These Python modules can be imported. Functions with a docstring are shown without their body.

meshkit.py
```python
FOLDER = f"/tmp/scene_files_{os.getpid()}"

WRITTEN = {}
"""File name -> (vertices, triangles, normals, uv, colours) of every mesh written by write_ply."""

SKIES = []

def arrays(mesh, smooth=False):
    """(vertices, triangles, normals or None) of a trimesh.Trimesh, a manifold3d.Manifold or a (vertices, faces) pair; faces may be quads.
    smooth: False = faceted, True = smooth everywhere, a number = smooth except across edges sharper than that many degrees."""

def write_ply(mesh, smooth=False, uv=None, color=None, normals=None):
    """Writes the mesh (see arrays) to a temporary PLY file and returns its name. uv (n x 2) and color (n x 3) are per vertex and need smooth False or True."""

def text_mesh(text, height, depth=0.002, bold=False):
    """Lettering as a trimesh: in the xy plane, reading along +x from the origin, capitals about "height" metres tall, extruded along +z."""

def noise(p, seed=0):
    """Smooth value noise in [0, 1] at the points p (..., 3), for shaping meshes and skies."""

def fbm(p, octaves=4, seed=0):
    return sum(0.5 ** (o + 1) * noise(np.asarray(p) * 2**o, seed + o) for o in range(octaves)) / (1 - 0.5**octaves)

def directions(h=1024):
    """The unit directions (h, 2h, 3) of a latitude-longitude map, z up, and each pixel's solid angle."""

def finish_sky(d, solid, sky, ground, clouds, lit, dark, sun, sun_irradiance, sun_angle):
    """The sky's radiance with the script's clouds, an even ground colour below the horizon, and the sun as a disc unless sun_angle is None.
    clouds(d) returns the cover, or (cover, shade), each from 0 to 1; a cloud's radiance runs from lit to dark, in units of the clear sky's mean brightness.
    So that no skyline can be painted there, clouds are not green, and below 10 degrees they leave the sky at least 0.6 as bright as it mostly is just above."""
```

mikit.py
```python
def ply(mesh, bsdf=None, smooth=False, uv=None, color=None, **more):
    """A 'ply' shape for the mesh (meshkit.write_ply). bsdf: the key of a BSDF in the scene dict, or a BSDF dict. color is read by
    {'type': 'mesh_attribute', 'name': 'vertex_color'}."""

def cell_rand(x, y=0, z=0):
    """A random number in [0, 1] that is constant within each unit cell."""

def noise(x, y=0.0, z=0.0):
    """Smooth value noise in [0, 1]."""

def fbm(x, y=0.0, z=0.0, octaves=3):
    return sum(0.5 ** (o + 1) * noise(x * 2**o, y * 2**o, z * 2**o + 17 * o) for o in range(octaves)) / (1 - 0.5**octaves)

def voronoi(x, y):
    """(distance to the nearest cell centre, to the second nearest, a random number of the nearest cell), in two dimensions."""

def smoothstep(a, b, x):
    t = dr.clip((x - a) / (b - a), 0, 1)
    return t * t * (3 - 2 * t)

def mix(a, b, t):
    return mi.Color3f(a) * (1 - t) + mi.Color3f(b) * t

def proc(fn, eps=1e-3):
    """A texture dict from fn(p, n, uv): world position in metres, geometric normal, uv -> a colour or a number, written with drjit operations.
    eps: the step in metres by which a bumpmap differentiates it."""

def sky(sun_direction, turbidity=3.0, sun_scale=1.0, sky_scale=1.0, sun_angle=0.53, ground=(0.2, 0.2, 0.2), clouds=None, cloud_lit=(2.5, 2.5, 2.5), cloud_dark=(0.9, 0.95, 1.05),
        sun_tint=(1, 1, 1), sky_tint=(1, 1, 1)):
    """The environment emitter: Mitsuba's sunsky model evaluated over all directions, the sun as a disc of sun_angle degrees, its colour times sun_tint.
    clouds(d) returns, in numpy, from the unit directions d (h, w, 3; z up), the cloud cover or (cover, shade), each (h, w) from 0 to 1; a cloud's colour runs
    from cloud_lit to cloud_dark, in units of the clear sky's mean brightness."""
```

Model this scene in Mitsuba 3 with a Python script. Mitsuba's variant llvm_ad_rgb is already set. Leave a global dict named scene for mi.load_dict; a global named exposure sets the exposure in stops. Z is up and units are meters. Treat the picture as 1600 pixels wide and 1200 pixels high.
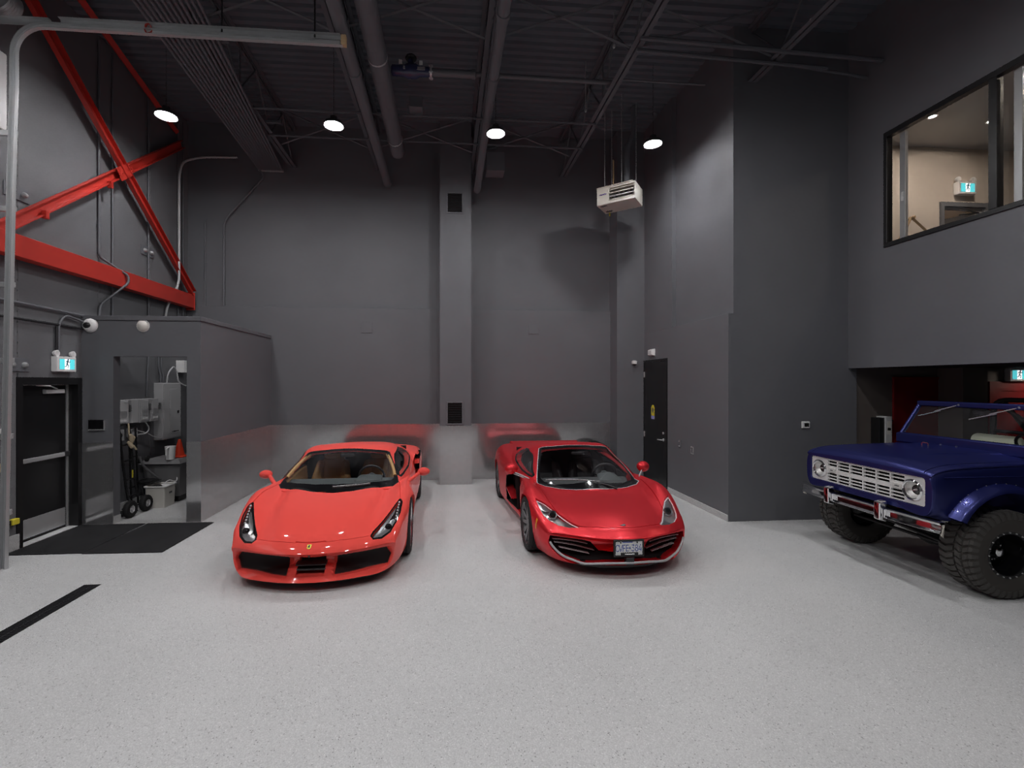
import math, random
import numpy as np, trimesh, drjit as dr, mitsuba as mi, mikit, meshkit
import manifold3d as m3
from manifold3d import Manifold, CrossSection
from shapely.geometry import Polygon, Point, box as sbox
from mikit import proc, noise, fbm, voronoi, cell_rand, smoothstep, mix
random.seed(7); np.random.seed(7)
PI = math.pi
scene, labels = {'type': 'scene'}, {}
T = mi.ScalarTransform4f

# ---------------------------------------------------------------- camera, light, exposure
F_PX, PX, PY, PSI, CAM_H = 711.0, 754.0, 598.0, math.radians(4.5), 2.08
scene['camera'] = {'type': 'perspective', 'fov': math.degrees(2 * math.atan(800 / F_PX)), 'fov_axis': 'x',
    'principal_point_offset_x': (800 - PX) / 1600.0, 'principal_point_offset_y': (600 - PY) / 1200.0,
    'near_clip': 0.05, 'far_clip': 200.0,
    'to_world': T().look_at(origin=[0, 0, CAM_H], target=[math.sin(PSI), math.cos(PSI), CAM_H], up=[0, 0, 1])}
exposure = 0.0
LAMP_RADIANCE = 262.0
LAMP_ROWS = [[(-4.19, 7.17), (-1.75, 7.23), (0.785, 7.26), (3.44, 7.37)]]
for _y in (3.9, 0.6):
    LAMP_ROWS.append([(-4.0, _y), (-1.65, _y + .05), (0.85, _y + .08), (3.40, _y + .12)])
LAMP_Z = 6.09

# ---------------------------------------------------------------- helpers: names, labels, meshes
def numbered(name):
    if name not in labels and name not in scene and not any(k.startswith(name + '__') for k in scene): return name
    i = 1
    while True:
        k = '%s_%03d' % (name, i)
        if k not in labels and k not in scene and not any(q.startswith(k + '__') for q in scene): return k
        i += 1
def thing(name, label, cat, group=None, kind=None):
    k = numbered(name); labels[k] = {'label': label}
    if cat: labels[k]['category'] = cat
    if group: labels[k]['group'] = group
    if kind: labels[k]['kind'] = kind
    return k
PLACE = {}
def to4(m):
    return T(np.asarray(m, float).tolist()) if m is not None else None
_counts = {}
def part(parent, name, mesh, mat, smooth=False, label=None, kind=None, **more):
    base = parent + '__' + name
    n = _counts.get(base, 0); _counts[base] = n + 1
    k = base if n == 0 else '%s_%03d' % (base, n)
    assert k not in scene, k
    if not isinstance(mesh, dict): assert len(tm(mesh).faces) > 0, 'empty ' + k
    d = mesh if isinstance(mesh, dict) else mikit.ply(mesh, mat, smooth, **more)
    if parent.split('__')[0] in PLACE: d = {**d, 'to_world': to4(PLACE[parent.split('__')[0]])}
    scene[k] = d
    if label or kind:
        labels[k] = {}
        if label: labels[k]['label'] = label
        if kind: labels[k]['kind'] = kind
    return k
def numbered_part(parent, name):
    base = parent + '__' + name; n = _counts.get(base, 0); _counts[base] = n + 1
    return base if n == 0 else '%s_%03d' % (base, n)
def single(name, mesh, mat, label, cat, group=None, smooth=False, kind=None, **more):
    k = thing(name, label, cat, group, kind)
    scene[k] = mesh if isinstance(mesh, dict) else mikit.ply(mesh, mat, smooth, **more)
    return k
def struct(name, mesh, mat, label, smooth=False, **more):
    k = numbered(name); labels[k] = {'label': label, 'kind': 'structure'}
    scene[k] = mikit.ply(mesh, mat, smooth, **more)
    return k
def dup(src, name, M, label, group=None):
    """a copy of thing src (its parts too), placed by matrix M"""
    k = thing(name, label, labels[src]['category'], group or labels[src].get('group'))
    for q in [q for q in scene if q.startswith(src + '__')]:
        scene[k + q[len(src):]] = {**scene[q], 'to_world': to4(M)}
        if q in labels: labels[k + q[len(src):]] = dict(labels[q])
    return k
def mat4(loc=(0, 0, 0), rz=0.0, rx=0.0, ry=0.0, s=1.0):
    M = trimesh.transformations.euler_matrix(rx, ry, rz, 'sxyz'); M[:3, :3] *= s; M[:3, 3] = loc
    return M
def cat(*ms):
    out = []
    for m in ms:
        out += list(m) if isinstance(m, (list, tuple)) else [m]
    return trimesh.util.concatenate([tm(m) for m in out])
def tm(m):
    if isinstance(m, trimesh.Trimesh): return m
    if hasattr(m, 'to_mesh'):
        q = m.to_mesh(); return trimesh.Trimesh(np.array(q.vert_properties[:, :3]), np.array(q.tri_verts), process=False)
    v, f = m; f = np.asarray(f)
    if f.shape[1] == 4: f = np.vstack([f[:, [0, 1, 2]], f[:, [0, 2, 3]]])
    return trimesh.Trimesh(np.asarray(v, float), f, process=False)
def mv(m, M):
    m = tm(m).copy(); m.apply_transform(M); return m
def bx(x0, x1, y0, y1, z0, z1, r=0.0):
    """box, r = chamfer"""
    x0, x1 = min(x0, x1), max(x0, x1); y0, y1 = min(y0, y1), max(y0, y1); z0, z1 = min(z0, z1), max(z0, z1)
    r = min(r, .49 * (x1 - x0), .49 * (y1 - y0), .49 * (z1 - z0))
    if r <= 0:
        m = trimesh.creation.box(bounds=[[x0, y0, z0], [x1, y1, z1]]); return trimesh.Trimesh(m.vertices, m.faces, process=False)
    pts = []
    for x, sx in ((x0, 1), (x1, -1)):
        for y, sy in ((y0, 1), (y1, -1)):
            for z, sz in ((z0, 1), (z1, -1)):
                pts += [(x, y + sy * r, z + sz * r), (x + sx * r, y, z + sz * r), (x + sx * r, y + sy * r, z)]
    return tm(Manifold.hull_points(np.array(pts)))
def rbx(x0, x1, y0, y1, z0, z1, r=0.02, seg=12):
    """box with round edges"""
    s = Manifold.sphere(r, seg); ms = []
    for x in (x0 + r, x1 - r):
        for y in (y0 + r, y1 - r):
            for z in (z0 + r, z1 - r): ms.append(s.translate((x, y, z)))
    return tm(Manifold.batch_hull(ms))
def tube(pts, r, n=8, closed=False, cap=True):
    p = np.asarray(pts, float); N = len(p)
    r = np.broadcast_to(np.asarray(r, float), (N,))
    if closed: t = np.roll(p, -1, 0) - np.roll(p, 1, 0)
    else: t = np.gradient(p, axis=0)
    t /= np.linalg.norm(t, axis=1, keepdims=True) + 1e-12
    a = np.zeros_like(p); ref = np.array([0, 0, 1.0]) if abs(t[0, 2]) < .9 else np.array([1.0, 0, 0])
    for i in range(N):
        v = ref - t[i] * (ref @ t[i]); v /= np.linalg.norm(v) + 1e-12; a[i] = v; ref = v
    b = np.cross(t, a); th = np.arange(n) * 2 * PI / n
    V = (p[:, None] + r[:, None, None] * (np.cos(th)[None, :, None] * a[:, None] + np.sin(th)[None, :, None] * b[:, None])).reshape(-1, 3)
    f = []
    M = N if closed else N - 1
    for i in range(M):
        i2 = (i + 1) % N
        for j in range(n):
            j2 = (j + 1) % n
            q = (i * n + j, i * n + j2, i2 * n + j2, i2 * n + j)
            f += [(q[0], q[1], q[2]), (q[0], q[2], q[3])]
    if cap and not closed:
        V = np.vstack([V, p[0], p[-1]]); c0, c1 = N * n, N * n + 1
        for j in range(n):
            f.append((c0, (j + 1) % n, j)); f.append((c1, (N - 1) * n + j, (N - 1) * n + (j + 1) % n))
    return trimesh.Trimesh(V, np.array(f), process=False)
def cyl(p0, p1, r, n=12, r1=None):
    p0, p1 = np.array(p0, float), np.array(p1, float)
    return tube([p0, p1], [r, r if r1 is None else r1], n)
def bend(pts, rad, k=5):
    """polyline with rounded corners"""
    p = [np.array(q, float) for q in pts]; out = [p[0]]
    for i in range(1, len(p) - 1):
        a, b = p[i - 1] - p[i], p[i + 1] - p[i]
        la, lb = np.linalg.norm(a), np.linalg.norm(b); d = min(rad, .45 * la, .45 * lb)
        s, e = p[i] + a / la * d, p[i] + b / lb * d
        for t in np.linspace(0, 1, k): out.append((1 - t) ** 2 * s + 2 * t * (1 - t) * p[i] + t * t * e)
    out.append(p[-1]); return np.array(out)
def lathe(profile, n=32, axis='z', loc=(0, 0, 0), closed=False):
    """profile: (radius, height) list; axis z or y or x"""
    pr = np.array(profile, float); N = len(pr); th = np.arange(n) * 2 * PI / n
    V = np.stack([pr[:, 0][:, None] * np.cos(th), pr[:, 0][:, None] * np.sin(th), np.broadcast_to(pr[:, 1][:, None], (N, n))], -1).reshape(-1, 3)
    f = []
    for i in range(N if closed else N - 1):
        i2 = (i + 1) % N
        for j in range(n):
            j2 = (j + 1) % n
            f += [(i * n + j, i * n + j2, i2 * n + j2), (i * n + j, i2 * n + j2, i2 * n + j)]
    m = trimesh.Trimesh(V, np.array(f), process=False)
    if axis == 'y': m.apply_transform(trimesh.transformations.rotation_matrix(-PI / 2, [1, 0, 0]))
    if axis == 'x': m.apply_transform(trimesh.transformations.rotation_matrix(PI / 2, [0, 1, 0]))
    m.apply_translation(loc); return m
def prism(poly, h0, h1, plane='xy'):
    """polygon (list of 2d points or shapely) extruded from h0 to h1 along the third axis"""
    P = poly if hasattr(poly, 'exterior') else Polygon(poly)
    m = trimesh.creation.extrude_polygon(P, h1 - h0); m.apply_translation([0, 0, h0]); v = m.vertices.copy()
    if plane == 'xz': m.vertices = v[:, [0, 2, 1]]; m.invert()
    if plane == 'yz': m.vertices = v[:, [2, 0, 1]]
    return trimesh.Trimesh(m.vertices, m.faces, process=False)
def grid(P):
    """P (n, m, 3) -> open quad surface"""
    n, m = P.shape[:2]; i, j = np.meshgrid(np.arange(n - 1), np.arange(m - 1), indexing='ij')
    q = np.stack([i * m + j, (i + 1) * m + j, (i + 1) * m + j + 1, i * m + j + 1], -1).reshape(-1, 4)
    return tm((P.reshape(-1, 3), q))
def hull(*pts): return tm(Manifold.hull_points(np.vstack(pts).astype(float)))
def MF(m):
    m = tm(m); q = Manifold(m3.Mesh(vert_properties=np.asarray(m.vertices, np.float32), tri_verts=np.asarray(m.faces, np.uint32)))
    if not q.is_empty(): return q
    m = trimesh.Trimesh(m.vertices, m.faces, process=True); m.update_faces(m.nondegenerate_faces()); m.remove_unreferenced_vertices()
    if m.volume < 0: m.invert()
    return Manifold(m3.Mesh(vert_properties=np.asarray(m.vertices, np.float32), tri_verts=np.asarray(m.faces, np.uint32)))
def rot(ax, deg, about=(0, 0, 0)): return trimesh.transformations.rotation_matrix(math.radians(deg), ax, about)
def tr(x, y, z): return trimesh.transformations.translation_matrix([x, y, z])
def text_on(s, h, origin, right, up, depth=.002):
    m = tm(meshkit.text_mesh(s, h)); v = m.vertices; c = (v.min(0) + v.max(0)) / 2
    r, u = np.array(right, float), np.array(up, float); n = np.cross(r, u)
    d = v - c; d[:, 2] *= depth / max(1e-6, v[:, 2].max() - v[:, 2].min())
    return trimesh.Trimesh(np.array(origin) + d[:, :1] * r + d[:, 1:2] * u + d[:, 2:3] * n, m.faces, process=False)

# ---------------------------------------------------------------- materials
def pr(key, color, rough=.5, metal=0.0, spec=.5, **kw):
    c = color if isinstance(color, dict) else {'type': 'rgb', 'value': list(color)}
    d = {'type': 'principled', 'base_color': c, 'roughness': rough, 'metallic': metal, 'specular': spec}
    d.update(kw); scene[key] = {'type': 'twosided', 'bsdf': d}; return key
def wall_tex(p, n, uv):
    a = fbm(p.x * 1.3, p.y * 1.3 + 3.1, p.z * 1.3, 3); b = noise(p.x * 40, p.y * 40, p.z * 40)
    return mix((.116, .119, .131), (.137, .140, .153), .7 * a + .3 * b)
def conc_tex(p, n, uv):
    a = fbm(p.x * 2.1, p.y * 2.1, p.z * 2.1, 4); b = noise(p.x * 60, p.y * 60, p.z * 60)
    return mix((.114, .116, .125), (.154, .156, .166), .7 * a + .3 * b)
def floor_tex(p, n, uv):
    px_, py_ = p.x + p.z, p.y + .7 * p.z
    c1, _, r1 = voronoi(px_ * 170, py_ * 170); c2, _, r2 = voronoi(px_ * 75 + 11, py_ * 75)
    base = mix((.448, .450, .452), (.522, .524, .526), fbm(p.x * .9, p.y * .9, 0, 3))
    col = base * (0.89 + 0.22 * r1)
    col = dr.select((r2 > .95) & (c2 < .30), col * .55, col)
    return dr.select((r2 < .06) & (c2 < .3), mi.Color3f(.62, .62, .62), col)
def floor_bump(p, n, uv):
    c1, _, r1 = voronoi((p.x + p.z) * 170, (p.y + .7 * p.z) * 170); return .00022 * r1 + .0012 * fbm(p.x * 6, p.y * 6, 0, 2)
scene['m_floor'] = {'type': 'twosided', 'bsdf': {'type': 'bumpmap', 'nested_texture': proc(floor_bump, 2e-3), 'scale': 1.0,
    'bsdf': {'type': 'principled', 'base_color': proc(floor_tex), 'roughness': .42, 'specular': .4}}}
pr('m_wall', proc(wall_tex), .55, spec=.35)
pr('m_concrete', proc(conc_tex), .6, spec=.3)
pr('m_black_metal', (.022, .022, .025), .5, spec=.4)
pr('m_ceiling', (.110, .122, .142), .6, spec=.3)
pr('m_joist', (.10, .106, .12), .5, spec=.4)
pr('m_pipe', (.122, .126, .140), .45, spec=.4)
def loz(u, v):
    """diamond plate: lozenges alternately turned, period .034 m"""
    s = 1 / .017; a, b = u * s, v * s
    ia, ib = dr.floor(a), dr.floor(b); x, y = a - ia - .5, b - ib - .5
    par = (ia + ib) - 2 * dr.floor((ia + ib) * .5)
    k = dr.select(par > .5, 1.0, -1.0); c = .70710678
    s1, s2 = (x + k * y) * c, (y - k * x) * c
    return smoothstep(1.0, .35, dr.sqrt(dr.square(s1 / .62) + dr.square(s2 / .17)))
def plate_bump(p, n, uv):
    w = dr.select(dr.abs(n.x) > .7, p.y, p.x); return .0018 * loz(w, p.z) + .0004 * fbm(w * 2.2, p.z * 2.2, 0, 2)
def plate_tex(p, n, uv):
    w = dr.select(dr.abs(n.x) > .7, p.y, p.x); return mix((.60, .60, .61), (.95, .95, .95), loz(w, p.z))
scene['m_plate'] = {'type': 'bumpmap', 'nested_texture': proc(plate_bump, 1e-3), 'scale': 1.0,
    'bsdf': {'type': 'principled', 'base_color': proc(plate_tex), 'metallic': .92, 'roughness': .10}}
pr('m_white', (.72, .72, .72), .45)
pr('m_offwhite', (.60, .58, .54), .5)
pr('m_cream', (.56, .53, .47), .45)
pr('m_grey_box', (.46, .46, .47), .4)
pr('m_grey_dark', (.11, .11, .115), .5)
pr('m_black', (.010, .010, .011), .4)
pr('m_black_matte', (.012, .012, .013), .8, spec=.2)
pr('m_door', (.010, .010, .011), .35)
pr('m_galv', (.50, .51, .52), .38, .6)
pr('m_steel', (.58, .58, .59), .34, .6)
pr('m_chrome', (.86, .86, .87), .05, 1.0)
pr('m_red_steel', (.42, .030, .021), .42)
pr('m_orange', (.80, .06, .02), .5)
pr('m_yellow', (.62, .52, .04), .5)
pr('m_wood', (.52, .36, .20), .5)
pr('m_rubber', (.016, .016, .017), .75, spec=.25)
scene['m_glass'] = {'type': 'thindielectric', 'int_ior': 1.5, 'ext_ior': 1.0}
def mat_tex(p, n, uv):
    return mix((.012, .012, .013), (.030, .030, .032), noise(p.x * 260, p.y * 260, 0) * .6 + .4 * fbm(p.x * 5, p.y * 5, 0, 3))
pr('m_mat', proc(mat_tex), .95, spec=.1)
# ================================================================ the setting
ZC = 7.42
DRX0, DRX1, DRY0, DRY1 = -3.72, -3.55, -2.0, 4.99
struct('floor', tm(MF(bx(-9, 12.5, -9, 11, -.2, 0)) - MF(bx(DRX0, DRX1, DRY0, DRY1, -.09, .1))), 'm_floor', 'light grey speckled epoxy garage floor')
# back wall: furred-out lower part, upper part set back
XL, XR, XM = -5.33, 4.20, 6.12
YB = 9.80
wb = struct('wall_back', bx(XL - .3, 4.8, YB + .05, YB + .35, 0, ZC + .3), 'm_wall', 'tall dark grey back wall of the garage')
part(wb, 'lower_wall', bx(XL, 3.66, YB, YB + .06, 0, 3.66, .004), 'm_wall')
part(wb, 'pilaster', bx(-.14, .50, 9.31, YB + .06, 0, ZC), 'm_wall')
part(wb, 'corner_pilaster', bx(4.0 - .40, XR + .3, 9.40, YB + .06, 0, ZC), 'm_wall')
for a, b in ((-3.67, -2.42), (-2.42, -1.2), (-1.2, -.14), (.50, 1.75), (1.75, 3.05), (3.05, 3.60)):
    part(wb, 'diamond_plate', bx(a + .001, b - .001, YB - .006, YB + .001, .0, 1.20), 'm_plate')
part(wb, 'diamond_plate', bx(-.15, .51, 9.302, 9.312, 0, 1.20), 'm_plate')
for x0, x1 in ((-.15, -.14), (.50, .51)): part(wb, 'diamond_plate', bx(x0 + .002, x1 - .002, 9.312, YB - .006, 0, 1.20), 'm_plate')
for x in (-1.69, 1.89):
    part(wb, 'access_panel', cat(bx(x - .12, x + .12, YB - .008, YB + .001, 3.13, 3.37, .003), bx(x - .105, x + .105, YB - .010, YB, 3.145, 3.355, .002)), 'm_wall')
def louvre(x0, x1, z0, z1):
    y = 9.305
    v = thing('wall_vent', 'black square louvred vent low on the pilaster above the plates' if z0 < 3 else 'black square louvred vent high up on the pilaster', 'vent', 'pilaster vents')
    part(v, 'frame', tm(MF(bx(x0 - .03, x1 + .03, y - .012, y + .006, z0 - .03, z1 + .03, .003)) - MF(bx(x0, x1, y - .05, y + .05, z0, z1))), 'm_wall')
    part(v, 'backing', bx(x0, x1, y - .001, y + .005, z0, z1), 'm_black_matte')
    n = 9
    for i in range(n):
        z = z0 + (i + .5) * (z1 - z0) / n
        part(v, 'slat', mv(bx(x0, x1, -.001, .001, -.014, .014), tr(0, y - .007, z) @ rot([1, 0, 0], 35)), 'm_black_matte')
louvre(.02, .31, 5.56, 5.94); louvre(.02, .31, 1.25, 1.67)
# left wall: tilt-up concrete panels with open joints
wl = struct('wall_left', tm(MF(bx(XL - .35, XL - .03, 5.40, YB + .3, 0, ZC + .3)) - MF(bx(XL - .2, XL + 1, 6.13, 7.06, -1, 2.10))), 'm_concrete', 'dark painted concrete left wall with exit door')
DY0, DY1, DZ = 6.13, 7.06, 2.10     # exit door opening
def lpanel(y0, y1, z0=0, z1=ZC): part(wl, 'wall_panel', bx(XL - .04, XL, y0, y1, z0, z1, .004), 'm_concrete')
lpanel(5.40, 6.10); lpanel(6.112, 6.13, 0, DZ)
lpanel(6.112, 7.42, DZ, ZC); lpanel(7.06, 7.42, 0, DZ); lpanel(7.425, 8.64); lpanel(8.645, YB + .1)
part(wl, 'joint_filler', cat([bx(XL - .035, XL - .004 + .004 * math.sin(3 * z), 6.098, 6.114, z, z + .11) for z in np.arange(2.2, 7.2, .13)]), 'm_grey_dark')
struct('wall_left_garage', bx(XL - .35, XL - .03, -9, 1.0, 0, ZC + .3), 'm_concrete', 'dark left wall beyond the overhead door')
struct('wall_left_header', bx(XL - .35, XL - .03, 1.0, 5.40, 5.2, ZC + .3), 'm_concrete', 'dark left wall above the overhead door')
struct('wall_front', bx(-9, 12.5, -9.2, -8.9, 0, ZC + .3), 'm_wall', 'dark wall behind the viewer')
# right side: side wall with a blind recess, face wall, mezzanine wall
wr = struct('wall_right', bx(XR + .08, XR + .5, 6.50, YB + .3, 0, ZC + .3), 'm_wall', 'dark grey right wall with the black interior door')
part(wr, 'lower_wall', bx(XR, XR + .1, 6.50, 9.45, 0, 3.12, .003), 'm_wall')
part(wr, 'upper_wall', bx(XR, XR + .1, 8.21, 9.45, 3.1195, ZC), 'm_wall')
wf = struct('wall_face', bx(XR + .08, XM + .14, 6.50, 6.85, 2.29, ZC + .3), 'm_wall', 'dark grey wall facing the viewer beside the mezzanine')
part(wf, 'lower_wall', bx(XR + .002, XM + .14, 6.50, 6.8, 0, 2.2905), 'm_wall')
WY0, WY1, WZ0, WZ1 = 3.10, 5.92, 3.97, 5.57  # mezzanine window opening
wm = struct('wall_mezzanine', tm(MF(bx(XM, XM + .12, -9, 6.52, 2.30, ZC + .3)) - MF(bx(XM - 1, XM + 1, WY0, WY1, WZ0, WZ1))), 'm_wall', 'dark grey mezzanine wall over the parked truck')
struct('floor_mezzanine', bx(XM + .01, 12.5, -9, 6.52, 2.31, 2.55), 'm_black_matte', 'underside of the mezzanine over the truck bay')
# truck bay below the mezzanine
pr('m_bay_wall', (.10, .085, .078), .6)
pr('m_bay_red', (.16, .005, .007), .5)
bay = struct('wall_bay', bx(XM + .14, 12.5, 6.52, 6.8, 0, 2.31), 'm_bay_wall', 'dark brown wall at the back of the truck bay')
# ceiling deck: corrugated sheets
def deck_sheet(x0, x1, y0, y1):
    prof = []; pit = .1525; y = y0
    while y < y1 - 1e-6:
        prof += [(y, .0), (y + .075, .0), (y + .095, .04), (y + .1325, .04)]; y += pit
    prof.append((min(y, y1), 0.0)); pr_ = np.array(prof)
    P = np.stack([np.stack([np.full(len(pr_), x), pr_[:, 0], ZC + pr_[:, 1]], -1) for x in (x0, x1)]); return grid(P)
ce = struct('ceiling', bx(-9, 12.5, -9, 11, ZC + .06, ZC + .3), 'm_ceiling', 'black corrugated steel roof deck')
for i in range(20):
    y0 = -8.9 + i * .915 * 1.0
    for xa, xb in ((-5.6, -1.43), (-1.43, 2.55), (2.55, 6.4)):
        part(ce, 'deck_sheet', deck_sheet(xa, xb + .03, y0, y0 + .915), 'm_ceiling')
# ================================================================ high-bay lamps
scene['m_lamp_emit_base'] = {'type': 'diffuse', 'reflectance': {'type': 'rgb', 'value': [.8, .8, .8]}}
pr('m_lamp_ring', (.75, .75, .75), .4)
LROWN = ['far row by the back wall', 'second row from the back', 'third row from the back', 'row nearest the front wall']
LCOL = ['leftmost', 'second from left', 'third from left', 'rightmost']
_lh = mikit.ply(lathe([(0, .12), (.05, .12), (.055, .05), (.13, .035), (.155, .0), (.155, -.020), (.149, -.020), (.145, -.002), (0, -.001)], 32), 'm_black_metal', 35)
_lr = mikit.ply(lathe([(.146, -.003), (.146, -.016), (.134, -.008), (.134, -.003)], 32, closed=True), 'm_lamp_ring', 35)
def disc(r0, r1, n=36, z=0.0):
    th = np.arange(n) * 2 * PI / n
    if r0 == 0: V = np.vstack([[0, 0, z], np.c_[r1 * np.cos(th), r1 * np.sin(th), np.full(n, z)]]); f = [(0, 1 + (j + 1) % n, 1 + j) for j in range(n)]
    else:
        V = np.vstack([np.c_[r0 * np.cos(th), r0 * np.sin(th), np.full(n, z)], np.c_[r1 * np.cos(th), r1 * np.sin(th), np.full(n, z)]])
        f = [q for j in range(n) for q in ((j, (j + 1) % n, n + (j + 1) % n), (j, n + (j + 1) % n, n + j))]
    return trimesh.Trimesh(V, np.array(f), process=False)
for ri, row in enumerate(LAMP_ROWS):
    for ci, (x, y) in enumerate(row):
        k = thing('highbay_lamp', 'round glowing high-bay lamp, %s in the %s' % (LCOL[ci], LROWN[ri]), 'lamp', 'high-bay lamps')
        PLACE[k] = mat4((x, y, LAMP_Z))
        part(k, 'housing', _lh, None); part(k, 'ring', _lr, None)
        em = lathe([(.130 * math.sin(a), -.004 - .032 * math.cos(a)) for a in np.linspace(0, PI / 2, 6)], 32)
        scene[k + '__diffuser'] = {**mikit.ply(em, 'm_lamp_emit_base'), 'to_world': to4(PLACE[k]),
            'emitter': {'type': 'area', 'radiance': {'type': 'rgb', 'value': [LAMP_RADIANCE, LAMP_RADIANCE * .985, LAMP_RADIANCE * .985]}}}
        part(k, 'hanger', cyl((0, 0, .11), (0, 0, ZC - LAMP_Z - .02), .0035, 6), 'm_black_metal')
# ================================================================ car body tools
from scipy.interpolate import Akima1DInterpolator, PchipInterpolator
from shapely.geometry import LineString, MultiPolygon
from shapely.ops import unary_union
def _interp(t, P, ts):
    if len(t) == 2: return P[0] + (P[1] - P[0]) * ((ts - t[0]) / (t[1] - t[0]))[:, None]
    return Akima1DInterpolator(t, P, axis=0)(ts) if len(t) > 3 else PchipInterpolator(t, P, axis=0)(ts)
def ring(ctrl, creases, m):
    """closed symmetric section through half-profile control points (K, 3), from bottom centre to top centre"""
    K = len(ctrl); mir = ctrl[1:-1][::-1] * np.array([1, -1, 1]); R = np.vstack([ctrl, mir]); N = len(R)
    cr = sorted(set(creases) | {(N - c) % N for c in creases if c not in (0, K - 1)})
    out = []
    if not cr:
        t = np.arange(-3, N + 4); P = R[t % N]; ts = np.arange(N * m) / m
        return Akima1DInterpolator(t, P, axis=0)(ts)
    for i, a in enumerate(cr):
        b = cr[(i + 1) % len(cr)]; b = b if b > a else b + N
        t = np.arange(a, b + 1); ts = np.arange(a * m, b * m) / m
        out.append(_interp(t.astype(float), R[t % N], ts))
    return np.vstack(out)
def station(x, s, pts, W=.95):
    p = np.array(pts, float); return np.c_[x - s * (np.abs(p[:, 0]) / W) ** 2, p]
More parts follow.
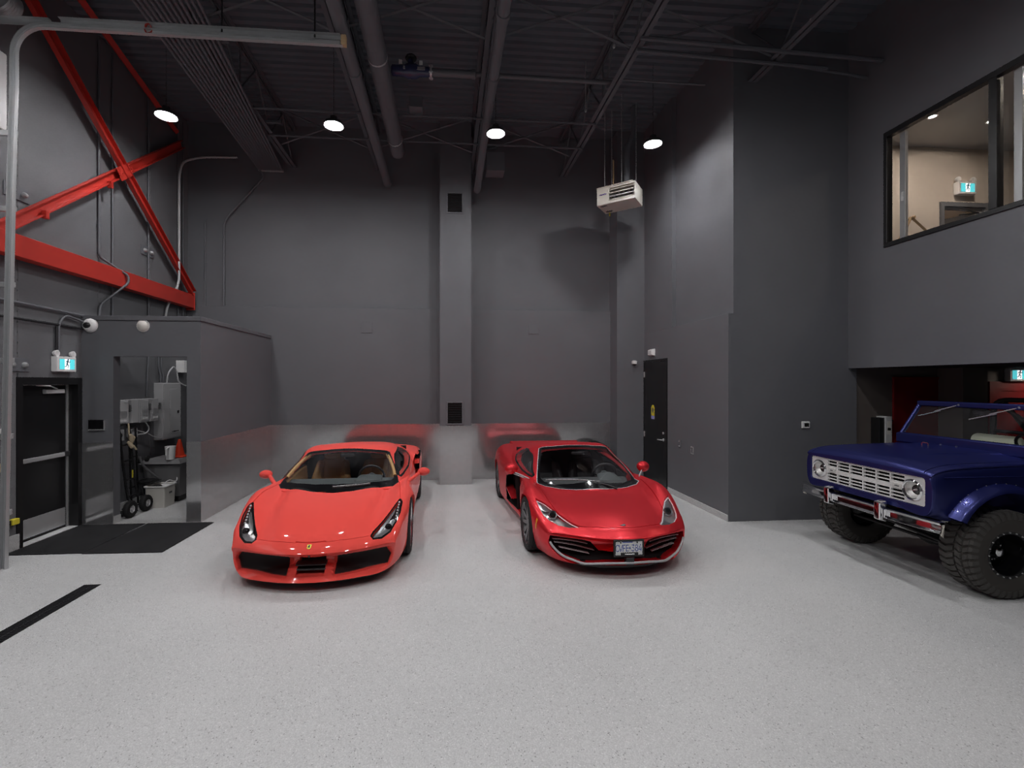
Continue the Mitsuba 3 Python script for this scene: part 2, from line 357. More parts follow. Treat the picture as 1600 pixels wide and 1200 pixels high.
def loft(stations, creases=(), m=10, mu=10, ucreases=(), bulge0=0.0, bulge1=0.0, capn=6, relax=0):
    N = np.array(stations); S = len(N)
    us = sorted({0, S - 1} | set(ucreases)); rows = []
    for a, b in zip(us[:-1], us[1:]):
        t = np.arange(a, b + 1).astype(float); n = (b - a) * mu; ts = a + np.arange(n) / mu
        rows.append(_interp(t, N[a:b + 1].reshape(b + 1 - a, -1), ts).reshape(n, N.shape[1], 3))
    rows.append(N[-1:]); G = np.concatenate(rows)
    R = np.array([ring(g, creases, m) for g in G])          # (nu, nv, 3)
    nu, nv = R.shape[:2]
    for _ in range(relax):
        R[1:-1] = .5 * R[1:-1] + .25 * (R[:-2] + R[2:])
    def caps(r, bulge):
        c = np.array([r[:, 0].mean(), 0, r[:, 2].mean()]); out = []
        for k in range(1, capn):
            t = k / capn; q = r * (1 - t) + np.c_[r[:, 0] * .0 + (r[:, 0] * (1 - t) + c[0] * t), r[:, 1] * .0, np.full(len(r), c[2])] * t
            q[:, 0] = r[:, 0] * (1 - t) + c[0] * t + bulge * (1 - (1 - t) ** 2); out.append(q)
        return out, c + np.array([bulge, 0, 0])
    c0, e0 = caps(R[0], bulge0); c1, e1 = caps(R[-1], bulge1)
    allr = c0[::-1] + list(R) + c1; V = np.vstack(allr + [e0[None], e1[None]]); n = len(allr); f = []
    i, j = np.meshgrid(np.arange(n - 1), np.arange(nv), indexing='ij'); j2 = (j + 1) % nv
    a, b, c, d = i * nv + j, i * nv + j2, (i + 1) * nv + j2, (i + 1) * nv + j
    F = np.vstack([np.stack([a, b, c], -1).reshape(-1, 3), np.stack([a, c, d], -1).reshape(-1, 3)])
    jj = np.arange(nv); k2 = (jj + 1) % nv
    F = np.vstack([F, np.c_[np.full(nv, n * nv), k2, jj], np.c_[np.full(nv, n * nv + 1), (n - 1) * nv + jj, (n - 1) * nv + k2]])
    mesh = trimesh.Trimesh(V, F, process=False)
    if mesh.volume < 0: mesh.invert()
    return MF(mesh)
def sheet(body, cutter):
    """the part of the body's own surface inside the cutter, as an open sheet"""
    b = body.as_original(); bid = b.original_id(); r = (b ^ cutter).to_mesh()
    V, Fc = np.array(r.vert_properties[:, :3], float), np.array(r.tri_verts); keep = np.zeros(len(Fc), bool); ri = np.array(r.run_index) // 3
    for k, oid in enumerate(np.array(r.run_original_id)):
        if oid == bid: keep[ri[k]:ri[k + 1]] = True
    m = trimesh.Trimesh(V, Fc[keep], process=False); m.remove_unreferenced_vertices(); return m
def wallsheet(body, cutter):
    """the faces of the cutter that lie inside the body"""
    c = cutter.as_original(); cid = c.original_id(); r = (body ^ c).to_mesh()
    V, Fc = np.array(r.vert_properties[:, :3], float), np.array(r.tri_verts); keep = np.zeros(len(Fc), bool); ri = np.array(r.run_index) // 3
    for k, oid in enumerate(np.array(r.run_original_id)):
        if oid == cid: keep[ri[k]:ri[k + 1]] = True
    m = trimesh.Trimesh(V, Fc[keep], process=False); m.remove_unreferenced_vertices(); return m
def liner(GHs, zb):
    inn = []
    for x, s, p in GHs:
        q = np.array(p); q[:, 0] = np.maximum(0, q[:, 0] - .060) * (q[:, 0] > 0); q[:, 1] -= .055; q[0, 1] = zb; q[1, 1] = zb; inn.append(station(x - .02 + (.02 if x < -1.8 else 0), s, q))
    return loft(inn, m=8, mu=8, creases=(1,))
def sym(poly):
    """polygon given for y > 0, both sides"""
    p = Polygon(poly).buffer(0); q = Polygon([(x, -y) for x, y in poly]).buffer(0); return unary_union([p, q])
def symy(poly):
    """(y, z) polygon mirrored in y"""
    return unary_union([Polygon(poly).buffer(0), Polygon([(-y, z) for y, z in poly]).buffer(0)])
def cutz(poly, z0, z1):
    """vertical prism over an (x, y) polygon"""
    P = poly if hasattr(poly, 'geom_type') else Polygon(poly)
    gs = P.geoms if P.geom_type == 'MultiPolygon' else [P]; return Manifold.batch_boolean([MF(prism(g, z0, z1)) for g in gs], m3.OpType.Add)
def cutx(poly, x0, x1):
    """prism along x over a (y, z) polygon"""
    P = poly if hasattr(poly, 'geom_type') else Polygon(poly)
    gs = P.geoms if P.geom_type == 'MultiPolygon' else [P]; return Manifold.batch_boolean([MF(prism(g, x0, x1, 'yz')) for g in gs], m3.OpType.Add)
def cuty(poly, y0, y1):
    """prism along y over an (x, z) polygon"""
    P = poly if hasattr(poly, 'geom_type') else Polygon(poly)
    gs = P.geoms if P.geom_type == 'MultiPolygon' else [P]; return Manifold.batch_boolean([MF(prism(g, y0, y1, 'xz')) for g in gs], m3.OpType.Add)
def both(fn): return fn(1) + fn(-1)
def smoothpoly(pts, n=8, closed=True):
    p = np.array(pts, float); N = len(p)
    t = np.arange(-3, N + 4); return Akima1DInterpolator(t, p[t % N], axis=0)(np.arange(N * n) / n)
def smoothline(pts, n=8):
    p = np.array(pts, float); t = np.arange(len(p)).astype(float); return _interp(t, p, np.linspace(0, len(p) - 1, (len(p) - 1) * n + 1))
def line_poly(pts, w): return LineString([tuple(q) for q in pts]).buffer(w / 2, cap_style=2)
def ell(y0, z0, ry, rz, n=24, rotdeg=0.0):
    th = np.arange(n) * 2 * PI / n; c, s = math.cos(math.radians(rotdeg)), math.sin(math.radians(rotdeg))
    a, b = ry * np.cos(th), rz * np.sin(th); return np.c_[y0 + a * c - b * s, z0 + a * s + b * c]
def tyre_mesh(R, W, rim, n=64, grooves=3):
    w = W / 2; sw = rim + .012
    prof = [(rim - .01, -w * .80), (sw, -w * .92), (rim + (R - rim) * .45, -w), (R - .022, -w * .97), (R - .006, -w * .86)]
    xs = np.linspace(-w * .7, w * .7, grooves * 2 + 1) if grooves else [0]
    for g in range(grooves):
        c = -w * .55 + 1.1 * w * g / max(1, grooves - 1); prof += [(R, c - .009), (R - .007, c - .005), (R - .007, c + .005), (R, c + .009)]
    prof += [(R - .006, w * .86), (R - .022, w * .97), (rim + (R - rim) * .45, w), (sw, w * .92), (rim - .01, w * .80)]
    return lathe(prof, n, 'y', closed=False)
pr('m_tyre', (.018, .018, .019), .7, spec=.3)
pr('m_rim_dark', (.15, .15, .155), .28, .8)
pr('m_rim_silver', (.58, .58, .60), .25, 1.0)
pr('m_disc', (.40, .40, .41), .35, 1.0)
pr('m_gloss_black', (.006, .006, .007), .08, spec=.6)
pr('m_mesh_black', (.014, .014, .015), .5)
pr('m_tan', (.42, .25, .10), .5)
pr('m_dash_grey', (.060, .074, .076), .6)
pr('m_dark_trim', (.020, .020, .022), .5)
pr('m_lamp_silver', (.62, .64, .66), .18, 1.0)
pr('m_lamp_white', (.75, .76, .78), .2)
pr('m_plastic_red', (.35, .01, .012), .15)
scene['m_lens'] = {'type': 'thindielectric', 'int_ior': 1.45, 'ext_ior': 1.0}
def spoke_mesh(r0, r1, w0, w1, y0, y1, th, split=0.0):
    """tapered spoke(s) along +z from hub radius to rim"""
    out = []
    for s in ((-1, 1) if split else (0,)):
        a0, a1 = s * split * .25, s * split
        out.append(hull([(a0 - w0, y0, r0), (a0 + w0, y0, r0), (a0 - w0, y0 - th, r0), (a0 + w0, y0 - th, r0), (a1 - w1, y1, r1), (a1 + w1, y1, r1), (a1 - w1, y1 - th, r1), (a1 + w1, y1 - th, r1)]))
    return cat(out)
def road_wheel(key, name, ang_steer, at, side, R, W, rim, nsp, split, spoke_mat, label=None):
    """wheel part with tyre, rim, spokes, disc, hub as sub-parts; outer face towards +y for side = 1"""
    M = tr(*at) @ rot([0, 0, 1], ang_steer) @ (np.diag([1, 1, 1, 1]) if side > 0 else rot([0, 0, 1], 180))
    w = W / 2
    k = part(key, name, mv(tyre_mesh(R, W, rim), M), 'm_tyre', 40, label)
    barrel = lathe([(rim, -w * .85), (rim - .012, -w * .8), (rim - .035, -w * .3), (rim - .035, w * .5), (rim - .014, w * .82), (rim + .004, w * .93), (rim + .006, w * .86), (rim, w * .8)], 48, 'y')
    part(k, 'rim', mv(barrel, M), spoke_mat, 40)
    for i in range(nsp):
        sp = spoke_mesh(.05, rim - .008, .028, .017, w * .62, w * .84, .03, split)
        part(k, 'spoke', mv(sp, M @ rot([0, 1, 0], 360.0 * i / nsp + 11)), spoke_mat)
    part(k, 'hub', mv(lathe([(.075, w * .45), (.07, w * .66), (.03, w * .70), (.0, w * .70)], 24, 'y'), M), spoke_mat, 40)
    part(k, 'brake_disc', mv(lathe([(.04, w * .12), (rim * .80, w * .12), (rim * .80, w * .02), (.04, w * .02)], 36, 'y', closed=True), M), 'm_disc', 40)
    part(k, 'caliper', mv(hull(np.c_[ell(0, 0, .07, .03, 10)[:, 0], np.full(10, w * .3), ell(0, 0, .07, .03, 10)[:, 1] + rim * .7], np.c_[ell(0, 0, .06, .025, 10)[:, 0], np.full(10, -w * .1), ell(0, 0, .06, .025, 10)[:, 1] + rim * .7]), M @ rot([0, 1, 0], 100)), 'm_gloss_black')
    return k
def seat(key, at, mat, mat2, w=.50):
    x, y, z = at
    s = Manifold.sphere(.06, 12)
    cush = Manifold.batch_hull([s.translate((x + a, y + b, z + c)) for a, b, c in ((.25, -.2, .06), (.25, .2, .06), (-.22, -.19, -.02), (-.22, .19, -.02))])
    k = part(key, 'seat', tm(cush), mat, 50)
    mid = Manifold.batch_hull([s.translate((x + a, y + b, z + c)) for a, b, c in ((-.24, -.13, .04), (-.24, .13, .04), (-.42, -.12, .50), (-.42, .12, .50))])
    part(k, 'backrest', tm(mid), mat2, 50)
    for q in (-1, 1):
        bol = Manifold.batch_hull([s.translate((x + a, y + q * b, z + c)) for a, b, c in ((-.16, .20, .10), (-.22, .235, .28), (-.36, .19, .48), (-.36, .15, .30), (-.28, .17, .06))])
        part(k, 'bolster', tm(bol), mat, 50)
    hd = Manifold.batch_hull([s.translate((x + a, y + b, z + c)) for a, b, c in ((-.44, -.10, .58), (-.44, .10, .58), (-.47, -.07, .66), (-.47, .07, .66))])
    part(k, 'headrest', tm(hd), mat, 50)
    return k
def wheel_steer(key, at, mat, r=.175, tilt=22):
    M = tr(*at) @ rot([0, 1, 0], tilt)
    th = np.linspace(0, 2 * PI, 40, endpoint=False)
    k = part(key, 'steering_wheel', mv(tube(np.c_[np.zeros(40), r * np.cos(th), r * np.sin(th)], .016, 8, closed=True), M), mat, 40)
    hubm = hull(np.c_[np.full(12, .03), ell(0, -.01, .07, .075, 12)], np.c_[np.full(12, -.02), ell(0, -.01, .055, .06, 12)])
    part(k, 'hub', mv(hubm, M), 'm_dash_grey')
    for a in (0, 180, 270):
        part(k, 'spoke', mv(bx(-.008, .012, -.02, .02, .05, r - .008, .004), M @ rot([1, 0, 0], a - 90)), mat)
    return k
# ================================================================ left side: utility enclosure, exit door, red bracing
AX0, AX1, AY0, AZ = XL, -3.66, 7.10, 3.00
OX0, OX1, OZ = -4.89, -3.86, 2.47
wu = struct('wall_utility_front', tm(MF(bx(AX0, AX1, AY0, AY0 + .14, 0, AZ)) - MF(bx(OX0, OX1, AY0 - 1, AY0 + 1, -1, OZ))), 'm_wall', 'dark front wall of the small utility enclosure')
part(wu, 'cap', bx(AX0, AX1 + .02, AY0 - .02, AY0 + .16, AZ, AZ + .065, .003), 'm_wall')
for a, b in ((AX0 + .002, OX0), (OX1, AX1 + .006)): part(wu, 'diamond_plate', bx(a, b, AY0 - .006, AY0, 0, 1.20), 'm_plate')
ws = struct('wall_utility_side', bx(AX1 - .14, AX1, AY0 + .14, YB, 0, AZ), 'm_wall', 'dark side wall of the utility enclosure with diamond plate')
part(ws, 'cap', bx(AX1 - .16, AX1 + .02, AY0 + .16, YB, AZ, AZ + .065, .003), 'm_wall')
for a, b in ((AY0, 8.45), (8.45, YB - .006)): part(ws, 'diamond_plate', bx(AX1 - .001, AX1 + .006, a + .001, b - .001, 0, 1.20), 'm_plate')
struct('baseboard_utility', cat(bx(OX0 - .004, OX0 + .012, AY0 + .0, AY0 + .14, 0, .11), bx(XL, XL + .012, 7.24, YB, 0, .11)), 'm_floor', 'pale cove base at the utility opening')
struct('baseboard_left', bx(XL, XL + .014, 5.40, 6.12, 0, .20, .004), 'm_floor', 'pale cove base beside the exit door')
struct('baseboard_right', cat(bx(XR - .014, XR, 6.50, 8.36, 0, .10, .004), bx(XR - .014, XR, 9.62, 9.42, 0, .10)), 'm_floor', 'pale cove base along the right wall')
# ---- exit door
d1 = thing('door_1', 'black steel exit door with silver panic bar and kick plate', None, None, 'structure')
part(d1, 'leaf', bx(XL - .17, XL - .125, 6.17, 6.985, .03, 2.05, .002), 'm_door')
part(d1, 'frame', cat(bx(XL - .20, XL + .012, 6.13, 6.165, 0, 2.10), bx(XL - .20, XL + .012, 7.025, 7.06, 0, 2.10), bx(XL - .20, XL + .012, 6.165, 7.025, 2.055, 2.10), bx(XL - .005, XL + .012, 6.085, 6.13, 0, 2.15), bx(XL - .005, XL + .012, 7.06, 7.10, 0, 2.15), bx(XL - .005, XL + .012, 6.13, 7.06, 2.10, 2.15)), 'm_black')
part(d1, 'weather_strip', bx(XL - .16, XL - .115, 6.985, 7.022, .02, 2.055), 'm_galv')
part(d1, 'head_strip', bx(XL - .125, XL - .115, 6.165, 7.0, 2.045, 2.056), 'm_galv')
pb = part(d1, 'panic_bar', bx(XL - .105, XL - .070, 6.18, 6.97, 1.035, 1.095, .008), 'm_steel', False, 'silver panic bar')
part(pb, 'latch_case', bx(XL - .125, XL - .065, 6.90, 6.99, 1.03, 1.10, .004), 'm_dark_trim')
part(d1, 'kick_plate', bx(XL - .126, XL - .122, 6.18, 6.97, .05, .30), 'm_steel', False, 'brushed silver kick plate')
cl = part(d1, 'closer', bx(XL - .125, XL - .065, 6.60, 6.90, 1.93, 1.99, .006), 'm_grey_box', False, 'grey door closer')
part(cl, 'arm', tube([(XL - .06, 6.76, 1.995), (XL + .02, 6.55, 2.035), (XL - .03, 6.40, 2.045)], .010, 8), 'm_steel')
part(d1, 'threshold', bx(XL - .125, XL + .012, 6.166, 7.024, 0, .016, .004), 'm_floor')
# ---- exit signs with a running figure
scene['m_sign_green'] = {'type': 'diffuse', 'reflectance': {'type': 'rgb', 'value': [.05, .32, .34]}}
scene['m_sign_white'] = {'type': 'diffuse', 'reflectance': {'type': 'rgb', 'value': [.8, .8, .8]}}
pr('m_sign_figure', (.02, .12, .16), .5)
def emitter(d, rgb): return {**d, 'emitter': {'type': 'area', 'radiance': {'type': 'rgb', 'value': list(rgb)}}}
def running_figure():
    b = []
    seg = lambda p, q, w0, w1: Polygon(np.vstack([Point(p).buffer(w0, 6).exterior.coords, Point(q).buffer(w1, 6).exterior.coords])).convex_hull
    b.append(Point(.012, .062).buffer(.012, 8))
    for p, q, a, c in (((.008, .044), (-.004, .004), .012, .010), ((.010, .042), (.034, .026), .006, .005), ((.034, .026), (.046, .038), .005, .004), ((.004, .042), (-.022, .038), .006, .005), ((-.022, .038), (-.028, .020), .005, .004),
                       ((-.002, .004), (.020, -.018), .008, .006), ((.020, -.018), (.014, -.052), .006, .005), ((-.004, .004), (-.016, -.026), .008, .006), ((-.016, -.026), (-.042, -.036), .006, .005)): b.append(seg(p, q, a, c))
    return unary_union(b)
def exit_sign(M, label, glow=1.0):
    """local: x right, y out of the wall, z up; centre at the back of the box"""
    k = thing('exit_sign', label, 'exit sign', 'exit signs'); PLACE[k] = M
    def part(k_, nm, mesh, mat, smooth=False):
        m = tm(mesh).copy(); m.vertices = m.vertices * [1, -1, 1]; m.invert(); return globals()['part'](k_, nm, m, mat, smooth)
    part(k, 'body', rbx(-.16, .16, 0, .085, -.105, .105, .010, 8), 'm_white', 40)
    def quad(x0, x1, z0, z1, y): return trimesh.Trimesh([(x0, y, z0), (x1, y, z0), (x1, y, z1), (x0, y, z1)], [(0, 2, 1), (0, 3, 2)], process=False)
    for x0, x1 in ((-.125, -.042), (.042, .125)):
        kk = part(k, 'green_panel', quad(x0, x1, -.07, .07, .0865), 'm_sign_green'); scene[kk] = emitter(scene[kk], (.10 * glow, .62 * glow, .68 * glow))
    kk = part(k, 'white_panel', quad(-.042, .042, -.07, .07, .0865), 'm_sign_white'); scene[kk] = emitter(scene[kk], (1.3 * glow, 1.35 * glow, 1.4 * glow))
    m = prism(running_figure(), .0868, .0885, 'xz'); part(k, 'running_figure', m, 'm_sign_figure')
    for s in (-1, 1):
        part(k, 'lamp_head', mv(lathe([(0, -.03), (.030, -.025), (.042, .0), (.045, .02), (.040, .024), (0, .020)], 18, 'y'), tr(s * .135, .045, .145)), 'm_white', 40)
        part(k, 'lamp_stem', cyl((s * .125, .045, .100), (s * .135, .045, .13), .012, 8), 'm_white')
    return k
# rotation: sign on the left wall faces +x : local x -> +y? right of the viewer facing it is world +y
def on_wall(pos, right, out): 
    M = np.eye(4); M[:3, 0] = right; M[:3, 1] = -np.array(out, float); M[:3, 2] = (0, 0, 1); M[:3, 3] = pos; return M
exit_sign(on_wall((XL + .0, 6.74, 2.335), (0, 1, 0), (1, 0, 0)), 'white exit sign with running figure above the black exit door')
# ---- anchor plates
for i, (y, z, lb) in enumerate(((6.085, 4.44, 'grey steel anchor plate with two bolts above the red beam at the left'), (6.09, 2.305, 'grey steel anchor plate with two bolts beside the exit sign'), (8.56, 4.42, 'grey steel anchor plate with two bolts behind the red diagonal'))):
    k = thing('anchor_plate', lb, 'steel plate', 'anchor plates'); PLACE[k] = tr(XL, y, z)
    part(k, 'plate', bx(0, .016, -.17, .17, -.085, .085, .003), 'm_pipe')
    for dy in (-.085, .085): part(k, 'bolt', mv(lathe([(0, .045), (.020, .042), (.034, .022), (.036, 0)], 14, 'x'), tr(.016, dy, 0)), 'm_galv', 40)
# ---- red bracing
br = thing('red_steel_brace', 'bright red painted steel brace with crossed diagonals over a long horizontal beam', 'steel brace')
XB = -5.17
part(br, 'beam', tm(MF(bx(XB - .12, XB + .03, 5.45, 9.72, 3.60, 3.87, .006))), 'm_red_steel')
part(br, 'beam_end_plate', bx(XB - .13, XB + .045, 9.72, 9.735, 3.56, 3.92, .003), 'm_red_steel')
def bar(p, q, w, h, off=0.0):
    """rolled channel between p and q in the plane of the wall: width w along x, depth h across"""
    p, q = np.array(p, float), np.array(q, float); d = q - p; L = np.linalg.norm(d); d /= L; n = np.cross([1, 0, 0], d)
    M = np.eye(4); M[:3, 0] = (1, 0, 0); M[:3, 1] = n; M[:3, 2] = d; M[:3, 3] = p
    prof = Polygon([(0, -h), (w, -h), (w, -h + .012), (.012, -h + .012), (.012, h - .012), (w, h - .012), (w, h), (0, h)])
    return mv(prism(prof, 0, L), M)
A0, A1 = (-5.19, 9.72, 3.90), (-5.19, 5.55, 7.28)
B0, B1 = (-5.23, 5.46, 3.67), (-5.23, 9.40, 6.78)
dg = part(br, 'diagonal', bar(A0, A1, .07, .075), 'm_red_steel')
d2 = part(br, 'diagonal', bar(B0, B1, .07, .070), 'm_red_steel')
part(br, 'upper_tie', tube([(-4.95, 6.5, 7.30), (-5.25, 9.3, 6.97)], .055, 4), 'm_red_steel')
cx = np.array([-5.17, 7.70, 5.44])
part(br, 'gusset', mv(bx(-.006, .006, -.17, .17, -.10, .10, .003), tr(-5.14, 7.72, 5.46) @ rot([1, 0, 0], 38.3)), 'm_red_steel')
for t in (-.24, -.12, .12, .24):
    part(br, 'bolt', mv(lathe([(0, .014), (.011, .012), (.012, 0)], 8, 'x'), tr(-5.134, 7.72 + t * .55, 5.46 + t * .435)), 'm_red_steel')
part(br, 'lug', bx(-5.20, -5.14, 6.28, 6.33, 4.20, 4.30), 'm_red_steel'); part(br, 'lug', bx(-5.20, -5.14, 7.42, 7.47, 5.08, 5.18), 'm_red_steel')
# ---- conduits on the left and back walls
def conduit(pts, r, label, mat='m_pipe', rad=.12, clips=()):
    k = thing('conduit', label, 'conduit', 'conduits')
    part(k, 'pipe', tube(bend(pts, rad, 6), r, 8), mat, 50)
    for c in clips: part(k, 'clip', tm(Manifold.cube((.03, r * 3.4, .02), True).translate(c)), mat)
    return k
xw = XL + .03
conduit([(xw, 7.40, ZC - .1), (xw, 7.40, 4.05), (xw, 7.44, 4.0), (-5.10, 7.74, 3.80), (-5.10, 7.74, 3.68), (xw, 7.42, 3.28), (xw, 7.40, 3.10), (xw, 7.40, 2.98)], .018, 'grey conduit that swings out over the red beam left of the dome light', rad=.10, clips=[(xw, 7.40, 4.5), (xw, 7.40, 5.1)])
conduit([(xw, 7.68, ZC - .1), (xw, 7.68, 2.98)], .013, 'thin straight grey conduit behind the red brace, second from left')
conduit([(xw, 8.555, ZC - .1), (xw, 8.555, 2.52), (xw + .0, 8.53, 2.30), (xw, 8.50, 1.84)], .016, 'grey conduit down the left wall past the third anchor plate', clips=[(xw, 8.555, 4.1)])
conduit([(-4.30, 9.74, 6.72), (-5.0, 9.70, 6.68), (-5.14, 9.32, 6.40), (-5.14, 9.20, 6.10), (-5.14, 9.20, 3.95), (xw + .02, 9.02, 3.50), (xw + .02, 9.0, 3.0)], .022, 'thick pale conduit bending over the beam end by the corner', 'm_grey_box', rad=.22)
conduit([(xw, 9.45, ZC - .1), (xw, 9.45, 3.0)], .012, 'thin conduit in the corner of the left wall')
conduit([(xw, 9.62, ZC - .1), (xw, 9.62, 3.0)], .012, 'thinnest conduit beside the corner of the left wall')
yw = YB + .03
conduit([(-3.87, yw - .06, 6.50), (-3.80, yw - .02, 6.36), (-4.50, yw - .02, 5.55), (-4.60, yw - .02, 5.38), (-4.60, yw - .02, 3.66)], .020, 'bent grey conduit on the back wall below the conduit bundle', rad=.15)
conduit([(-4.98, yw, 5.45), (-4.98, yw, 3.66)], .014, 'short straight conduit on the back wall near the left corner')
conduit([(xw, 5.60, 3.08), (xw, 7.09, 3.06)], .020, 'horizontal grey conduit above the exit sign, upper of two', clips=[(xw, 6.4, 3.07)])
conduit([(xw, 5.60, 2.88), (xw, 7.09, 2.87)], .016, 'horizontal grey conduit above the exit sign, lower of two', 'm_black_metal')
conduit([(xw, 6.67, 2.45), (xw, 6.67, 2.88), (xw + .02, 6.75, 3.02), (xw + .03, 7.05, 2.97)], .016, 'curved grey conduit from the exit sign to the dome camera', rad=.10)
conduit([(xw, 6.64, 2.45), (xw, 6.635, 2.85)], .014, 'short dark upright conduit above the exit sign', 'm_black_metal')
single('junction_box', bx(XL, XL + .10, 8.72, 8.95, 3.07, 3.20, .004), 'm_grey_box', 'grey junction box on the wall just above the utility enclosure', 'electrical box')
# ---- dome cameras, wall display
k = thing('dome_camera', 'white dome camera with dark lens at the top left corner of the utility enclosure', 'camera'); PLACE[k] = tr(-5.20, AY0 - .006, 2.92)
part(k, 'base', mv(lathe([(0, .060), (.05, .058), (.085, .040), (.100, .015), (.105, 0)], 28, 'y'), rot([0, 0, 1], 180)), 'm_white', 40)
part(k, 'lens', tm(Manifold.sphere(.056, 24).scale((1, .6, .8)).translate((-.012, -.048, -.004))), 'm_black', True)
k = thing('dome_light', 'round white ribbed dome fixture centred over the utility opening', 'light fixture'); PLACE[k] = tr(-4.47, AY0 - .004, 2.92)
part(k, 'dome', mv(lathe([(0, .05), (.04, .046), (.07, .028), (.082, .0)], 28, 'y'), rot([0, 0, 1], 180)), 'm_offwhite', 40)
part(k, 'rim', mv(lathe([(.080, .0), (.086, .012), (.092, .008), (.092, 0)], 28, 'y', closed=True), rot([0, 0, 1], 180)), 'm_white', 40)
k = thing('wall_display', 'small black wall display with a silver lower edge left of the utility opening', 'wall panel'); PLACE[k] = tr(-5.115, AY0 - .012, 1.46)
part(k, 'screen', bx(-.105, .105, -.014, .012, -.060, .075, .004), 'm_gloss_black'); part(k, 'silver_edge', cat(bx(-.108, .108, -.016, .012, -.078, -.061, .003), bx(.106, .114, -.016, .012, -.078, .07, .002)), 'm_galv')
# ---- small fittings beside the exit door
single('wall_switch', bx(XL, XL + .02, 5.87, 5.95, 1.40, 1.53, .004), 'm_white', 'white wall switch high beside the door track', 'switch')
single('cardboard_scrap', mv(bx(0, .006, -.05, .05, -.05, .05), tr(XL + .02, 5.88, 1.06) @ rot([1, 0, 0], 45)), 'm_wood', 'brown cardboard corner sticking out beside the door track', 'cardboard')
k = thing('photo_sensor', 'yellow and black door sensor low beside the exit door', 'sensor'); PLACE[k] = tr(XL, 5.97, .375)
part(k, 'bracket', bx(0, .05, -.08, .0, -.03, .03, .003), 'm_black'); part(k, 'housing', bx(.01, .07, .0, .09, -.035, .035, .005), 'm_yellow')
# ---- floor mats and trench drain
single('floor_mat', bx(XL + .015, -4.42, 5.90, 7.07, .001, .010, .003), 'm_mat', 'black carpet mat directly in front of the exit door', 'mat', 'entrance mats')
single('floor_mat', mv(bx(-4.40, -3.46, 5.87, 7.06, .001, .012, .003), rot([0, 0, 1], -1.2, (-3.9, 6.5, 0))), 'm_mat', 'black carpet mat in front of the utility opening', 'mat', 'entrance mats')
k = thing('trench_drain', 'long narrow black slotted drain let into the floor at lower left', 'floor drain')
part(k, 'channel', cat(bx(DRX0, DRX1, DRY0, DRY1, -.089, -.085), bx(DRX0, DRX0 + .004, DRY0, DRY1, -.09, -.001), bx(DRX1 - .004, DRX1, DRY0, DRY1, -.09, -.001)), 'm_black_matte')
part(k, 'frame', cat(bx(DRX0 + .001, DRX0 + .014, DRY0, DRY1, -.02, .001), bx(DRX1 - .014, DRX1 - .001, DRY0, DRY1, -.02, .001), bx(DRX0 + .01, DRX1 - .01, DRY1 - .012, DRY1 - .001, -.02, .001)), 'm_black')
part(k, 'middle_rib', bx((DRX0 + DRX1) / 2 - .006, (DRX0 + DRX1) / 2 + .006, DRY0, DRY1 - .01, -.02, -.001), 'm_black')
gbar = mikit.ply(bx(DRX0 + .012, DRX1 - .012, -.0055, .0055, -.02, -.0005), 'm_black_metal')
y = DRY1 - .03
for i in range(260):
    kk = numbered_part(k, 'grate_bar'); scene[kk] = {**gbar, 'to_world': to4(tr(0, y, 0))}; y -= .0262
# ---- overhead door track, sections, spring drum
k = thing('overhead_door_track', 'galvanised overhead door track curving up and running level below the roof', 'door track')
path = [(-4.93, 5.50, .0), (-4.85, 5.50, 4.2), (-4.82, 5.50, 5.45)] + [(-4.50 + .32 * math.cos(a), 5.50, 5.76 + .33 * math.sin(a)) for a in np.radians(np.linspace(180, 92, 12))] + [(-4.40, 5.50, 6.09), (-1.22, 5.50, 6.08)]
def sweep_xz(path, prof):
    """profile (n, y) swept along a path in an x-z plane; n is the inward normal"""
    p = np.array(path); t = np.gradient(p, axis=0); t /= np.linalg.norm(t, axis=1, keepdims=True); n = np.c_[t[:, 2], np.zeros(len(p)), -t[:, 0]]
    return grid(np.array([[q + n_ * a + np.array([0, b, 0]) for a, b in prof + prof[:1]] for q, n_ in zip(p, n)]))
cprof = [(-.030, .0), (.034, .0), (.038, .010), (.034, .045), (.028, .045), (.030, .008), (-.024, .008), (-.024, .045), (-.030, .045)]
part(k, 'track', sweep_xz(path, [(a, -b) for a, b in cprof]), 'm_galv', 30)
part(k, 'top_angle', cat(bx(-4.35, -1.25, 5.500, 5.506, 6.115, 6.185), bx(-4.35, -1.25, 5.46, 5.506, 6.183, 6.188)), 'm_galv')
part(k, 'wall_angle', cat(bx(-5.30, -4.45, 5.50, 5.506, 6.10, 6.17), bx(-5.30, -4.45, 5.46, 5.50, 6.165, 6.17)), 'm_galv')
for x in (-1.55, -2.6): part(k, 'hanger', tube([(x, 5.50, 6.15), (x, 5.50, ZC)], .010, 6), 'm_black_metal')
part(k, 'splice_plate', bx(-1.55, -1.25, 5.455, 5.50, 6.05, 6.10, .002), 'm_galv'); part(k, 'end_stop', bx(-1.24, -1.18, 5.45, 5.51, 6.05, 6.17, .004), 'm_wood')
for i in range(6): part(k, 'wall_bracket', bx(XL, -4.87 + .012 * i, 5.49, 5.52, .6 + .85 * i, .66 + .85 * i, .003), 'm_galv')
part(k, 'tie_wire', tube(np.c_[-3.40 + .035 * np.cos(np.linspace(0, 18, 60)), np.full(60, 5.48) + .012 * np.sin(np.linspace(0, 40, 60)), 6.12 + .055 * np.sin(np.linspace(0, 18, 60))], .005, 5), 'm_red_steel', 40, 'red tie wire wrapped on the track')
k = thing('overhead_door', 'white sectional overhead door at the left edge behind its track', 'overhead door')
for i in range(9):
    part(k, 'section', bx(-5.28, -5.22, 1.05, 5.40, .01 + i * .60, .60 + i * .60, .006), 'm_white' if i > 6 else 'm_grey_dark')
